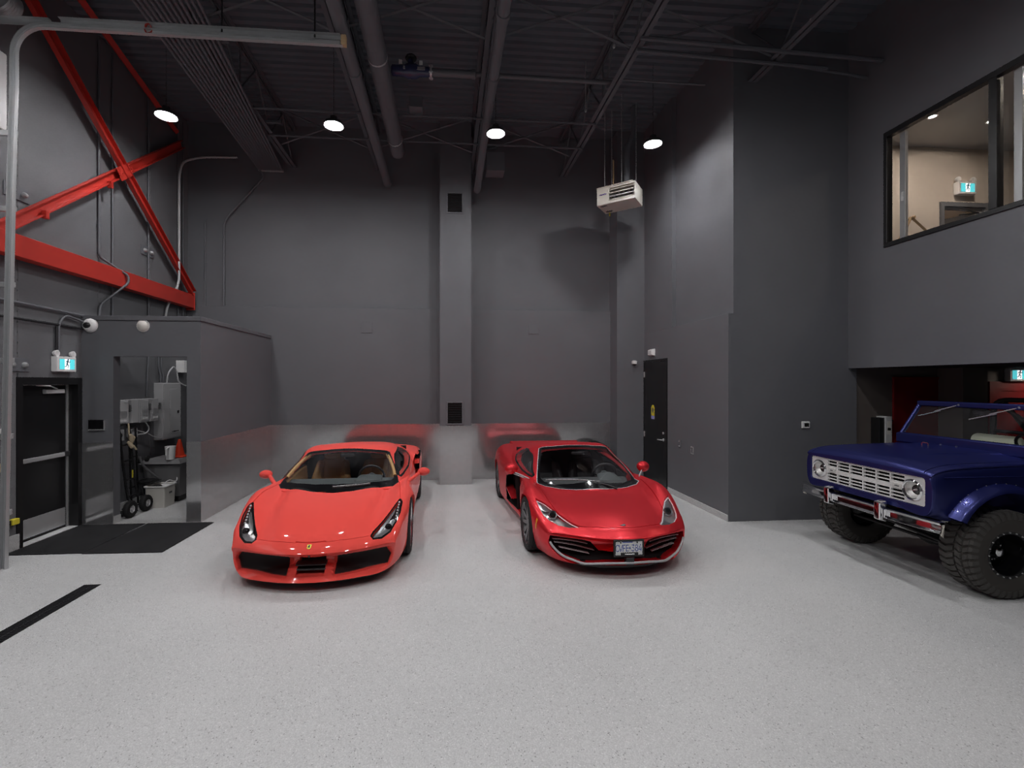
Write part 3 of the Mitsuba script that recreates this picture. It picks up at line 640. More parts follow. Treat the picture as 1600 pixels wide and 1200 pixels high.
for i in range(7): part(k, 'hinge', bx(-5.22, -5.19, 5.30, 5.38, .57 + i * .6, .64 + i * .6, .003), 'm_galv')
part(k, 'side_panel', bx(-5.20, -5.18, 5.62, 5.80, 5.05, 5.95, .003), 'm_white', False, 'white edge panel')
k = thing('spring_drum', 'ribbed silver cable drum of the overhead door high in the corner', 'cable drum'); PLACE[k] = tr(-5.04, 5.60, 6.42)
prof = [(0, -.09), (.10, -.09)] + [(.14 + .012 * (i % 2), -.09 + .015 * i) for i in range(13)] + [(.10, .10), (0, .10)]
part(k, 'drum', mv(lathe(prof, 32, 'y'), np.eye(4)), 'm_galv', 30); part(k, 'shaft', cyl((0, -2.0, 0), (0, .20, 0), .016, 10), 'm_steel', 40)
# ---- inside the utility enclosure
def ebox(y0, y1, z0, z1, dep, label, name='breaker_box', mat='m_grey_box'):
    k = thing(name, label, 'electrical box', 'electrical boxes'); x0 = XL + .002
    part(k, 'case', bx(x0, x0 + dep, y0, y1, z0, z1, .006), mat); return k, x0 + dep
for y0, y1, lb in ((7.60, 7.86, 'grey disconnect box leftmost behind the hand trucks'), (8.13, 8.36, 'grey disconnect box in the middle of the utility wall'), (8.41, 8.63, 'grey disconnect box next to the tall breaker panel')):
    k, xf = ebox(y0, y1, 1.40, 1.80, .15, lb, 'disconnect_box')
    part(k, 'cover', bx(xf, xf + .012, y0 + .015, y1 - .015, 1.43, 1.78, .005), 'm_grey_box')
    part(k, 'recess_plate', bx(xf + .012, xf + .018, y0 + .05, y1 - .05, 1.52, 1.63, .003), 'm_steel')
    for j in (0, 1): part(k, 'label_plate', bx(xf + .012, xf + .015, y0 + .05 + .075 * j, y0 + .11 + .075 * j, 1.455, 1.485), 'm_white')
    part(k, 'lever', bx(xf - .06, xf + .03, y1, y1 + .03, 1.60, 1.72, .006), 'm_grey_dark')
k, xf = ebox(7.95, 8.12, 1.41, 1.80, .14, 'plain grey pull box between the disconnect boxes', 'pull_box')
k, xf = ebox(8.74, 9.30, 1.03, 2.08, .16, 'tall grey breaker panel with a door on the utility wall')
d = part(k, 'cover', bx(xf, xf + .008, 8.76, 9.29, 1.05, 2.06, .003), 'm_grey_box'); dd = part(k, 'door', bx(xf + .008, xf + .016, 8.94, 9.25, 1.13, 1.97, .004), 'm_grey_box'); part(dd, 'latch', bx(xf + .016, xf + .024, 9.16, 9.21, 1.50, 1.55, .004), 'm_black'); part(dd, 'name_strip', bx(xf + .016, xf + .018, 9.0, 9.2, 1.155, 1.17), 'm_black')
k, xf = ebox(7.60, 7.84, 1.14, 1.32, .10, 'grey outlet box low behind the hand truck', 'outlet_box'); part(k, 'face', bx(xf, xf + .006, 7.63, 7.81, 1.16, 1.30, .003), 'm_grey_box')
for y_ in (7.68, 7.76): part(k, 'receptacle', bx(xf + .006, xf + .010, y_ - .02, y_ + .02, 1.20, 1.26, .003), 'm_dark_trim')
k, xf = ebox(8.03, 8.16, 1.16, 1.32, .10, 'small grey junction box under the pull box', 'outlet_box')
def cable(pts, r, label, mat): return single('cable', tube(smoothline(pts, 8), r, 7), mat, label, 'cable', 'cables', 50)
cable([(-5.2, 8.30, 1.40), (-5.18, 8.36, 1.30), (-5.19, 8.34, 1.22), (-5.22, 8.16, 1.20)], .012, 'pale cable looping below the middle disconnect box', 'm_grey_box')
cable([(-5.24, 8.16, 1.27), (-5.2, 8.35, 1.20), (-5.2, 8.6, 1.10), (-5.2, 8.95, 1.05)], .010, 'pale cable sagging to the foot of the breaker panel', 'm_grey_box')
cable([(-5.25, 9.0, 2.08), (-5.22, 9.02, 2.28), (-5.2, 9.12, 2.38), (-5.2, 9.22, 2.30), (-5.2, 9.28, 2.12), (-5.15, 9.45, 2.02)], .014, 'pale cable arching over the breaker panel', 'm_grey_box')
for y_, lb in ((8.80, 'grey conduit into the breaker panel, left one'), (8.88, 'grey conduit into the breaker panel, right one')):
    conduit([(xw + .04, y_ - .03, 2.98), (xw + .04, y_ - .03, 2.35), (xw + .06, y_, 2.2), (xw + .06, y_, 2.08)], .016, lb)
single('white_box', bx(XL + .003, XL + .16, 9.42, 9.60, 2.28, 2.52, .005), 'm_white', 'white box high in the right of the utility opening', 'box')
# hand trucks
def small_wheel(k, at, r=.13, w=.085):
    wk = part(k, 'wheel', mv(lathe([(r * .45, -w * .4), (r * .60, -w * .5), (r * .9, -w * .42), (r, -w * .2), (r, w * .2), (r * .9, w * .42), (r * .60, w * .5), (r * .45, w * .4)], 32, 'x'), tr(*at)), 'm_rubber', 40)
    part(wk, 'hub', mv(lathe([(0, w * .42), (r * .16, w * .40), (r * .2, w * .25), (r * .42, w * .2), (r * .5, w * .38), (r * .5, -w * .38), (0, -w * .3)], 24, 'x'), tr(*at)), 'm_steel', 40)
k = thing('hand_truck', 'black hand truck with pneumatic tyres just inside the utility opening', 'hand truck')
xa = -4.90
part(k, 'frame', cat([tube(bend([(xa - .05, y0, .25), (xa - .12, y0, .75), (xa - .17, y0, 1.30)], .1), .016, 8) for y0 in (7.50, 7.72)] + [tube([(xa - .06, 7.50, z), (xa - .06, 7.72, z)], .013, 8) for z in (.30,)] + [tube([(xa - .12 - .1 * (z - .75), 7.50, z), (xa - .12 - .1 * (z - .75), 7.72, z)], .012, 8) for z in (.55, .85, 1.1)]), 'm_black', 40)
part(k, 'handle', tube(bend([(xa - .17, 7.50, 1.30), (xa - .20, 7.50, 1.42), (xa - .20, 7.72, 1.42), (xa - .17, 7.72, 1.30)], .06), .016, 8), 'm_black', 40)
part(k, 'toe_plate', bx(xa - .30, xa - .06, 7.46, 7.76, .012, .026, .004), 'm_black'); part(k, 'axle', cyl((xa - .08, 7.42, .13), (xa + .0, 7.80, .13), .012, 8), 'm_black')
small_wheel(k, (xa + .035, 7.42, .13)); small_wheel(k, (xa + .035, 7.79, .13))
part(k, 'warning_label', bx(xa - .06, xa - .055, 7.60, 7.63, .58, .70), 'm_yellow')
for y0 in (7.46, 7.80): part(k, 'wheel_brace', tube([(xa + .02, y0, .14), (xa - .08, y0 + .04, .42)], .010, 6), 'm_black')
k = thing('folding_cart', 'black folding cart with a curved tube handle behind the hand truck', 'cart')
part(k, 'frame', cat([tube([(-5.16, y0, .06), (-5.20, y0, 1.35)], .014, 8) for y0 in (7.90, 8.06)] + [tube([(-5.19, 7.90, z), (-5.19, 8.06, z)], .012, 8) for z in (.35, .85, 1.33)]), 'm_black', 40)
part(k, 'curved_handle', tube(smoothline([(-4.95, 7.78, .88), (-4.93, 7.84, .72), (-4.88, 7.96, .58), (-4.80, 8.06, .46)], 8), .016, 8), 'm_grey_dark', 40)
for y0 in (7.90, 8.08): part(k, 'caster', mv(lathe([(0, .02), (.035, .018), (.05, .01), (.05, -.01), (.035, -.018), (0, -.02)], 18, 'x'), tr(-5.03, y0, .80)), 'm_rubber', 40)
part(k, 'deck', bx(-5.16, -4.90, 7.96, 8.26, .40, .44, .01), 'm_black')
# gloves on the frame
gl = Manifold.batch_hull([Manifold.sphere(.03, 8).translate(p) for p in ((-5.02, 7.66, 1.24), (-5.0, 7.70, 1.20), (-5.02, 7.68, 1.12))]) + Manifold.batch_hull([Manifold.sphere(.028, 8).translate(p) for p in ((-5.02, 7.62, 1.13), (-4.99, 7.64, 1.06), (-5.02, 7.70, 1.07))]) + Manifold.batch_hull([Manifold.sphere(.018, 8).translate(p) for p in ((-5.0, 7.70, 1.07), (-4.98, 7.73, 1.01))]) + Manifold.batch_hull([Manifold.sphere(.014, 8).translate(p) for p in ((-5.04, 7.66, 1.26), (-5.05, 7.66, 1.42))])
pr('m_glove', (.46, .38, .26), .8); single('work_gloves', tm(gl), 'm_glove', 'tan work gloves hanging on the hand truck handle', 'gloves', None, 40)
# storage: bucket, tote, cone, jug, pipe
def bucket(x0, x1, y0, y1, h, t):
    o = hull([(x, y, 0) for x, y in np.array(Polygon([(x0 + .03, y0 + .03), (x1 - .03, y0 + .03), (x1 - .03, y1 - .03), (x0 + .03, y1 - .03)]).buffer(.015, 3).exterior.coords)], [(x, y, h) for x, y in np.array(Polygon([(x0 + .03, y0 + .03), (x1 - .03, y0 + .03), (x1 - .03, y1 - .03), (x0 + .03, y1 - .03)]).buffer(.03, 3).exterior.coords)])
    i = hull([(x, y, .01) for x, y in np.array(Polygon([(x0 + .04, y0 + .04), (x1 - .04, y0 + .04), (x1 - .04, y1 - .04), (x0 + .04, y1 - .04)]).buffer(.01, 3).exterior.coords)], [(x, y, h + .01) for x, y in np.array(Polygon([(x0 + .04, y0 + .04), (x1 - .04, y0 + .04), (x1 - .04, y1 - .04), (x0 + .04, y1 - .04)]).buffer(.03, 3).exterior.coords)])
    return tm(MF(o) - MF(i))
k = thing('white_bucket', 'white rectangular bucket on the floor of the utility enclosure', 'bucket')
part(k, 'tub', bucket(-4.98, -4.66, 7.93, 8.25, .36, .01), 'm_offwhite', 30)
rim = np.array(Polygon([(-4.96, 7.95), (-4.68, 7.95), (-4.68, 8.23), (-4.96, 8.23)]).buffer(.03, 4).exterior.coords)[:-1]
part(k, 'rim', tube(np.c_[rim, np.full(len(rim), .355)], .012, 6, closed=True), 'm_white', 40); part(k, 'logo', bx(-4.652, -4.650, 8.04, 8.12, .22, .25), 'm_grey_dark')
part(k, 'handle', tube(smoothline([(-4.70, 7.95, .37), (-4.66, 8.05, .44), (-4.62, 8.16, .40), (-4.64, 8.24, .45)], 6), .008, 6), 'm_white', 40)
for i_, (px_, py_) in enumerate(((-4.85, 8.05), (-4.78, 8.14))): single('rag', tm(Manifold.sphere(.07, 10).scale((1.2, 1, .5)).translate((px_, py_, .335))), 'm_white' if i_ else 'm_dark_trim', 'crumpled white rag in the bucket' if i_ else 'crumpled dark rag in the bucket', 'rag', None, 40)
k = thing('storage_bin', 'large grey lidded storage bin with a dark base at the back of the enclosure', 'storage bin')
part(k, 'body', hull([(-5.20, 8.34, .10), (-4.66, 8.34, .10), (-5.20, 9.0, .10), (-4.66, 9.0, .10), (-5.24, 8.30, .70), (-4.62, 8.30, .70), (-5.24, 9.04, .70), (-4.62, 9.04, .70)]), 'm_grey_bin')
part(k, 'base', bx(-5.18, -4.68, 8.36, 8.98, .0, .10, .01), 'm_black'); part(k, 'lid', hull([(-5.27, 8.24, .68), (-4.58, 8.24, .68), (-5.27, 9.10, .68), (-4.58, 9.10, .68), (-5.22, 8.32, .745), (-4.66, 8.32, .745), (-5.22, 9.02, .745), (-4.66, 9.02, .745)]), 'm_grey_bin')
k = thing('traffic_cone', 'small orange traffic cone on the grey storage bin', 'traffic cone'); PLACE[k] = tr(-4.80, 8.60, .746)
part(k, 'cone', lathe([(.095, .02), (.085, .03), (.022, .315), (.016, .318), (0, .318)], 28), 'm_orange', 40); part(k, 'base', rbx(-.12, .12, -.12, .12, 0, .024, .010, 8), 'm_orange', 40)
k = thing('white_jug', 'white plastic measuring jug beside the cone', 'jug'); PLACE[k] = tr(-4.80, 8.33, .746)
part(k, 'body', tm(MF(lathe([(0, 0), (.065, 0), (.085, .23), (0, .23)], 28)) - MF(lathe([(0, .01), (.06, .01), (.080, .26), (0, .26)], 28))), 'm_white', 40)
part(k, 'handle', tube(bend([(.02, -.075, .215), (.02, -.15, .205), (.02, -.155, .09)], .03), .012, 8), 'm_white', 40)
pr('m_grey_bin', (.17, .17, .175), .5)
# ================================================================ roof structure and services
ZB, ZT = 6.60, 7.34
def joist(x, y0, y1, label):
    k = thing('roof_joist', label, 'roof joist', 'roof joists')
    for nm, z, s in (('bottom_chord', ZB, 1), ('top_chord', ZT + .07, -1)):
        prof = [Polygon([(d * .012, 0), (d * .075, 0), (d * .075, .008), (d * .020, .008), (d * .020, .06), (d * .012, .06)]) for d in (-1, 1)]
        ms = []
        for p in prof:
            m = prism(p, y0, y1, 'xy'); v = m.vertices[:, [0, 2, 1]] * [1, 1, s] + [x, 0, z]; m = trimesh.Trimesh(v, m.faces, process=False); ms.append(m)
        part(k, nm, cat(ms), 'm_joist')
    n = max(2, int(round((y1 - y0) / .62))); pts = [(x, y0 + (y1 - y0) * i / n, ZB + .02 if i % 2 == 0 else ZT + .02) for i in range(n + 1)]
    part(k, 'web', tube(pts, .016, 6), 'm_joist')
    for i in range(2, n, 4): part(k, 'post', tube([(x + .02, pts[i][1], ZB + .02), (x + .02, pts[i][1], ZT + .02)], .014, 6), 'm_joist')
    return k
JX = [(-3.22, 'black open-web roof joist above the conduit bundle'), (-1.43, 'black open-web roof joist beside the sprinkler main and round duct'), (.58, 'black open-web roof joist beside the pipe at the pilaster'), (2.55, 'black open-web roof joist above the unit heater'), (4.58, 'black open-web roof joist ending at the facing wall')]
for x, lb in JX: joist(x, -8.9, 9.84 if x < 4 else 6.52, lb)
def bracing(x0, x1, y, lb):
    k = thing('joist_bracing', lb, 'steel bracing', 'joist bracing')
    part(k, 'brace', tube([(x0, y, ZB + .04), (x1, y, ZT)], .018, 4), 'm_joist'); part(k, 'brace', tube([(x0, y + .03, ZT), (x1, y + .03, ZB + .04)], .018, 4), 'm_joist')
names = [j[0] for j in JX]; sp_ = ['between the conduit bundle and the duct', 'between the duct and the pilaster pipe', 'between the pilaster pipe and the heater joist', 'beside the facing wall']
for i in range(4):
    for y, w in ((6.0, 'nearer'), (9.0, 'farther')):
        if i == 3 and y > 6.2: continue
        bracing(names[i] + .03, names[i + 1] - .03, y, 'crossed black roof bracing %s%s' % (sp_[i], '' if i == 3 else ', %s pair' % w))
for y, lb in ((7.72, 'long horizontal black tie under the joists at the lamps'), (8.55, 'long horizontal black tie under the joists near the back wall')):
    single('roof_tie', tube([(-3.25, y, ZB - .02), (2.6, y + .02, ZB - .02)], .018, 5), 'm_joist', lb, 'steel tie', 'roof ties')
single('roof_tie', tube([(2.52, 5.78, 6.60), (6.08, 5.92, 6.60)], .030, 8), 'm_joist', 'thick black tube from the heater joist to the mezzanine wall, upper one', 'steel tie', 'roof ties', 40)
single('roof_tie', tube([(2.56, 5.95, 6.56), (5.40, 6.08, 6.56)], .026, 8), 'm_joist', 'thick black tube from the heater joist to the mezzanine wall, lower one', 'steel tie', 'roof ties', 40)
single('roof_tie', tube([(4.58, 6.10, 6.62), (6.10, 6.16, 6.52)], .020, 8), 'm_joist', 'slanting black rod meeting the mezzanine wall corner', 'steel tie', 'roof ties', 40)
def pipe(pts, r, label, rad=.15, name='sprinkler_pipe', bands=(), mat='m_pipe'):
    k = thing(name, label, 'pipe', 'overhead pipes'); part(k, 'pipe', tube(bend(pts, rad, 6), r, 20), mat, 50)
    for c, ax in bands:
        M = tr(*c) @ (rot([0, 0, 1], 90) if ax == 'y' else np.eye(4)); part(k, 'coupling', mv(lathe([(r, -.03), (r + .014, -.028), (r + .014, .028), (r, .03)], 24, 'x'), M), mat, 40)
    return k
pipe([(-1.25, -8.8, 6.30), (-1.25, 9.80, 6.30)], .082, 'dark grey pipe left of the round duct, running to the back wall', bands=[((-1.25, 6.31, 6.30), 'y'), ((-1.25, 9.70, 6.30), 'y')])
pipe([(.65, -8.8, 6.32), (.65, 7.5, 6.32), (.62, 9.31, 6.02)], .068, 'dark grey pipe running to the top of the pilaster', bands=[((.65, 5.2, 6.32), 'y'), ((.65, 6.3, 6.32), 'y')])
k = thing('round_duct', 'thick dark round duct with shiny clamps ending short of the back wall', 'duct')
part(k, 'tube', tube([(-.92, y, 6.42) for y in np.linspace(-8.8, 8.66, 40)], .128, 28), 'm_pipe', 40)
for y in (6.15, 8.20): part(k, 'clamp', mv(lathe([(.128, -.012), (.134, -.011), (.134, .011), (.128, .012)], 32, 'x'), tr(-.92, y, 6.42) @ rot([0, 0, 1], 90)), 'm_steel', 40)
for y in np.arange(3.5, 8.6, .3): part(k, 'seam', mv(lathe([(.128, -.004), (.1305, 0), (.128, .004)], 28, 'x'), tr(-.92, y, 6.42) @ rot([0, 0, 1], 84)), 'm_pipe', 40)
pipe([(-1.17, 6.84, 6.72), (-.84, 6.84, 6.72)], .052, 'short thick cross pipe left of the alarm valve behind the duct', bands=[((-1.10, 6.84, 6.72), 'x')])
pipe([(-.22, 6.84, 6.72), (.43, 6.84, 6.72)], .056, 'short thick cross pipe right of the alarm valve', bands=[((.40, 6.84, 6.72), 'x')])
pipe([(.44, 6.84, 6.72), (2.60, 6.86, 6.72)], .033, 'thin cross pipe from the valve to the heater joist')
pipe([(2.46, 6.98, 6.86), (4.15, 7.03, 6.88)], .016, 'thin black branch pipe toward the right wall')
k = thing('alarm_valve', 'dark blue valve with a black handwheel and bright flange on the cross pipe', 'valve'); PLACE[k] = tr(-.52, 6.84, 6.72)
pr('m_valve_blue', (.03, .035, .09), .25)
part(k, 'body', lathe([(.05, -.30), (.075, -.28), (.075, -.12), (.10, -.06), (.10, .06), (.070, .12), (.066, .27), (.05, .28)], 24, 'x'), 'm_valve_blue', 40)
part(k, 'bonnet', tm(Manifold.batch_hull([Manifold.sphere(.05, 12).translate((0, 0, .06)), Manifold.sphere(.035, 12).translate((-.02, 0, .16))])), 'm_valve_blue', 40)
part(k, 'handwheel', mv(lathe([(.03, .0), (.075, .0), (.085, .02), (.075, .045), (.03, .05)], 20), tr(-.01, 0, .17)), 'm_black', 40)
part(k, 'flange', lathe([(.05, .27), (.10, .27), (.10, .30), (.05, .30)], 20, 'x', closed=True), 'm_lip_grey2', 40)
for a in range(6): part(k, 'bolt', mv(bx(.255, .315, -.010, .010, .078, .098, .003), rot([1, 0, 0], 60 * a)), 'm_steel')
for dx in (-.16, .14): part(k, 'tag', bx(dx - .025, dx + .025, -.07, -.055, .06, .12, .003), 'm_white')
part(k, 'plate', bx(-.12, .20, -.085, -.080, -.03, .02, .002), 'm_lip_grey2')
pr('m_lip_grey2', (.45, .44, .46), .35, .6)
k = thing('conduit_bundle', 'wide flat bundle of parallel grey conduits crossing under the roof to the back wall', 'conduit bundle')
for i in range(12):
    t = i / 11; a, b = np.array([-3.62 + .82 * t, 4.6, 6.60]), np.array([-3.88 + .46 * t, 9.82, 6.50])
    a = a + (a - b) * 1.2; part(k, 'conduit', tube([a, b], .020, 8), 'm_pipe', 50)
    part(k, 'fitting', tube([b - (b - a) / np.linalg.norm(b - a) * .06, b], .026, 8), 'm_galv', 40)
for y in (6.3, 8.2): part(k, 'strut', bx(-3.9, -2.9, y, y + .04, 6.62, 6.66), 'm_joist')
single('ceiling_box', bx(-.62, -.40, 7.55, 7.85, 6.62, 6.80, .004), 'm_pipe', 'grey sheet metal box beside the round duct end', 'box')
single('ceiling_box', bx(.78, 1.14, 8.9, 9.2, 6.25, 6.62, .004), 'm_pipe', 'dark sheet metal box hanging near the top of the pilaster', 'box')
# ---- unit heater
k = thing('unit_heater', 'beige unit heater with louvres hung from the roof on thin rods', 'heater')
PLACE[k] = mat4((3.27, 8.40, 5.585), rz=math.radians(-38.8)); W_, D_, H_ = .716, .493, .32
part(k, 'case', tm(MF(bx(-W_ / 2, W_ / 2, -D_ / 2, D_ / 2, -H_ / 2, H_ / 2, .005)) - MF(bx(-W_ / 2 + .235, W_ / 2 - .02, -D_ / 2 - .1, D_ / 2 - .06, -H_ / 2 + .05, H_ / 2 - .035))), 'm_cream')
for i in range(5): part(k, 'heat_tube', cyl((-W_ / 2 + .27 + i * .09, -D_ / 2 + .22, -H_ / 2 + .05), (-W_ / 2 + .27 + i * .09, -D_ / 2 + .22, H_ / 2 - .036), .026, 14), 'm_galv', 40)
for i in range(4): part(k, 'louvre', mv(bx(-W_ / 2 + .24, W_ / 2 - .025, -.030, .030, -.003, .003), tr(0, -D_ / 2 + .03, -H_ / 2 + .078 + i * .063) @ rot([1, 0, 0], 38)), 'm_cream' if i != 1 else 'm_grey_box')
part(k, 'top_flange', bx(-W_ / 2 - .01, W_ / 2 - .04, -D_ / 2 - .008, D_ / 2, H_ / 2, H_ / 2 + .018, .003), 'm_cream')
part(k, 'brand_mark', mv(bx(-.31, -.17, -.0015, .0, .02, .045), tr(0, -D_ / 2, 0)), 'm_mark_purple')
for a, b in ((-.33, -.16), (.10, .18)): part(k, 'bottom_label', bx(-W_ / 2 + .05, -W_ / 2 + .17, a if a > 0 else -.20, b if a > 0 else -.14, -H_ / 2 - .001, -H_ / 2), 'm_grey_dark')
part(k, 'gas_cock', cyl((-.26, .20, -H_ / 2), (-.26, .20, -H_ / 2 - .07), .012, 8), 'm_yellow')
for x, y in ((-.22, -.20), (.10, -.20), (-.22, .20), (.25, .20)): part(k, 'rod', tube([(x, y, H_ / 2), (x, y, ZC - 5.595)], .007, 6), 'm_galv')
part(k, 'flue', tube(bend([(.10, .12, H_ / 2), (.10, .12, 1.0), (.18, .30, 1.25), (.18, .30, ZC - 5.61)], .15), .052, 14), 'm_pipe', 40)
part(k, 'gas_pipe', tube([(-.12, .0, H_ / 2), (-.12, .0, .75)], .012, 8), 'm_wood')
pr('m_mark_purple', (.16, .12, .24), .5)
for x, y, z, lb in ((2.40, 6.38, 6.92, 'thin hanging rod with a bright tip left of the heater joist'), (2.30, 7.4, 6.60, 'thin hanging rod with a brass sprinkler left of the heater')):
    k = thing('hanging_rod', lb, 'rod'); part(k, 'rod', tube([(x, y, z), (x, y, ZC)], .007, 6), 'm_galv'); part(k, 'tip', tm(Manifold.sphere(.022, 10).scale((1, 1, 1.4)).translate((x, y, z))), 'm_galv', True)
# ================================================================ right side
d2 = thing('door_2', 'tall black interior door with a yellow and blue sticker on the right wall', None, None, 'structure')
y0, y1, zt = 8.38, 9.42, 2.55
part(d2, 'frame', cat(bx(XR - .02, XR + .0, y0, y0 + .05, 0, zt), bx(XR - .02, XR, y1 - .05, y1, 0, zt), bx(XR - .02, XR, y0 + .05, y1 - .05, zt - .05, zt)), 'm_black')
part(d2, 'leaf', bx(XR - .012, XR, y0 + .052, y1 - .052, .012, zt - .052, .001), 'm_door')
for z in (.28, 1.0, 2.25): part(d2, 'hinge', bx(XR - .030, XR - .012, y1 - .085, y1 - .045, z - .055, z + .055, .004), 'm_steel', False, 'silver hinge' if z < .5 else None)
h = part(d2, 'lever_handle', mv(lathe([(0, -.012), (.030, -.010), (.032, 0)], 18, 'x'), tr(XR - .012, y0 + .14, .97)), 'm_steel', 40, 'silver lever handle')
part(h, 'lever', tube(bend([(XR - .02, y0 + .14, .97), (XR - .07, y0 + .14, .97), (XR - .07, y0 + .27, .965)], .02), .011, 8), 'm_steel', 40); part(h, 'lock', mv(lathe([(0, -.014), (.022, -.012), (.024, 0)], 16, 'x'), tr(XR - .012, y0 + .14, 1.10)), 'm_steel', 40)
st_ = part(d2, 'sticker', mv(prism(Polygon([(-.07, -.12), (.07, -.12), (.07, .10)] + [(.07 * math.cos(a), .10 + .07 * math.sin(a)) for a in np.linspace(0, PI, 12)] + [(-.07, .10)]), 0, .002, 'yz'), tr(XR - .0145, 8.97, 1.46)), 'm_yellow', False, 'yellow sticker with a pale blue lower part')
part(st_, 'lower_panel', bx(XR - .0158, XR - .0146, 8.90, 9.04, 1.34, 1.41), 'm_sticker_blue'); part(st_, 'dark_symbol', mv(prism(Polygon(ell(0, .06, .035, .05, 16)), 0, .001, 'yz'), tr(XR - .0158, 8.97, 1.46)), 'm_grey_dark')
pr('m_sticker_blue', (.30, .30, .62), .5)
k = thing('emergency_light', 'small white light box on the wall above the interior door', 'light'); PLACE[k] = tr(XR, 9.0, 2.70)
part(k, 'case', hull([(0, -.10, -.07), (0, .10, -.07), (0, -.10, .07), (0, .10, .07), (-.07, -.08, -.05), (-.07, .08, -.05), (-.07, -.08, .05), (-.07, .08, .05)]), 'm_white'); part(k, 'lens', bx(-.073, -.07, -.06, .06, -.03, .03), 'm_signal2'); pr('m_signal2', (.55, .55, .55), .3)
k = thing('bullet_camera', 'small white camera with black lens at the corner left of the interior door', 'camera'); PLACE[k] = tr(3.96, 9.40, 2.50)
part(k, 'head', rbx(-.04, .04, -.10, .0, -.03, .045, .012, 8), 'm_white', 40); part(k, 'lens', mv(lathe([(0, -.02), (.028, -.015), (.03, .01)], 16, 'z'), tr(0, -.06, -.035)), 'm_black', 40)
k = thing('thermostat', 'white thermostat with a dark screen on the facing wall', 'thermostat'); PLACE[k] = tr(5.42, 6.50, 1.44)
part(k, 'plate', rbx(-.065, .065, -.022, .0, -.05, .055, .010, 8), 'm_white', 40); part(k, 'screen', bx(-.028, .045, -.026, -.020, -.025, .028, .002), 'm_gloss_black')
for y, z, lb in ((7.92, .98, 'grey switch plate near the interior door handle'), (7.50, .92, 'steel framed switch plate on the right wall away from the door')):
    k = thing('switch_plate', lb, 'switch', 'switch plates'); PLACE[k] = tr(XR, y, z)
    part(k, 'plate', bx(-.008, 0, -.045, .045, -.065, .065, .003), 'm_steel' if y < 7.8 else 'm_wall'); part(k, 'insert', bx(-.010, -.008, -.025, .025, -.045, .045, .002), 'm_wall')
    if y > 7.8:
        for dz in (-.045, .04): part(k, 'toggle', bx(-.022, -.008, -.014, .014, dz - .012, dz + .012, .003), 'm_galv')
# ---- mezzanine window and the room behind it
w1 = thing('window_1', 'wide black framed window of the mezzanine room', None, None, 'structure')
fx0, fx1 = XM - .02, XM + .07
part(w1, 'frame', cat(bx(fx0, fx1, WY0, WY1, WZ0, WZ0 + .06, .004), bx(fx0, fx1, WY0, WY1, WZ1 - .07, WZ1, .004), bx(fx0, fx1, WY1 - .05, WY1, WZ0 + .06, WZ1 - .07, .004), bx(fx0, fx1, WY0, WY0 + .05, WZ0 + .06, WZ1 - .07, .004)), 'm_black')
part(w1, 'mullion', bx(fx0, fx1, 4.60, 4.68, WZ0 + .06, WZ1 - .07, .004), 'm_black')
for a, b in ((4.68, 5.87), (3.15, 4.60)):
    p_ = part(w1, 'pane', grid(np.array([[(XM + .06, a, WZ0 + .06), (XM + .06, a, WZ1 - .07)], [(XM + .06, b, WZ0 + .06), (XM + .06, b, WZ1 - .07)]])), 'm_glass')
for a in (5.70, 4.44): part(w1, 'inner_stile', bx(XM + .075, XM + .12, a, a + .075, WZ0 + .06, WZ1 - .07, .003), 'm_galv', False, 'silver sliding stile')
for y_, z_ in ((5.735, 4.62),): part(w1, 'latch', bx(XM + .065, XM + .075, y_ - .015, y_ + .015, z_ - .06, z_ + .06, .002), 'm_white')
pr('m_room_wall', (.46, .41, .365), .7); pr('m_room_ceiling', (.30, .30, .31), .4)
RX0, RX1, RY0, RY1, RZ0, RZ1 = XM + .13, 10.6, 1.5, 6.90, 2.56, 5.96
struct('wall_office_back', tm(MF(bx(RX0 - .02, RX1, RY1, RY1 + .1, RZ0, RZ1)) - MF(bx(8.17, 8.92, RY1 - 1, RY1 + 1, RZ0 - 1, 4.99))), 'm_room_wall', 'beige back wall of the mezzanine room')
struct('wall_corridor', cat(bx(7.6, 9.8, 8.6, 8.7, RZ0, 5.3), bx(7.5, 7.6, RY1 + .1, 8.7, RZ0, 5.3), bx(9.8, 9.9, RY1 + .1, 8.7, RZ0, 5.3), bx(7.5, 9.9, RY1 + .1, 8.7, 5.3, 5.4), bx(7.5, 9.9, RY1, 8.7, 2.55, 2.6)), 'm_room_wall', 'beige corridor beyond the mezzanine room door')
struct('wall_office_right', bx(RX1, RX1 + .1, RY0, RY1 + .1, RZ0, RZ1), 'm_room_wall', 'beige right wall of the mezzanine room')
struct('wall_office_front', bx(RX0, RX1, RY0 - .1, RY0, RZ0, RZ1), 'm_room_wall', 'beige near wall of the mezzanine room')
struct('ceiling_office', bx(RX0 - .02, RX1 + .1, RY0 - .1, RY1 + .1, RZ1, RZ1 + .1), 'm_room_ceiling', 'grey ceiling of the mezzanine room')
struct('floor_office', bx(RX0, RX1 + .1, RY0 - .1, RY1 + .1, 2.551, 2.60), 'm_grey_dark', 'dark floor of the mezzanine room')
struct('trim_1', bx(8.6, RX1, 5.6, 6.0, RZ1 - .09, RZ1), 'm_grey_dark', 'dark bulkhead under the mezzanine room ceiling')
d3 = thing('door_3', 'dark framed door of the mezzanine room standing open', None, None, 'structure')
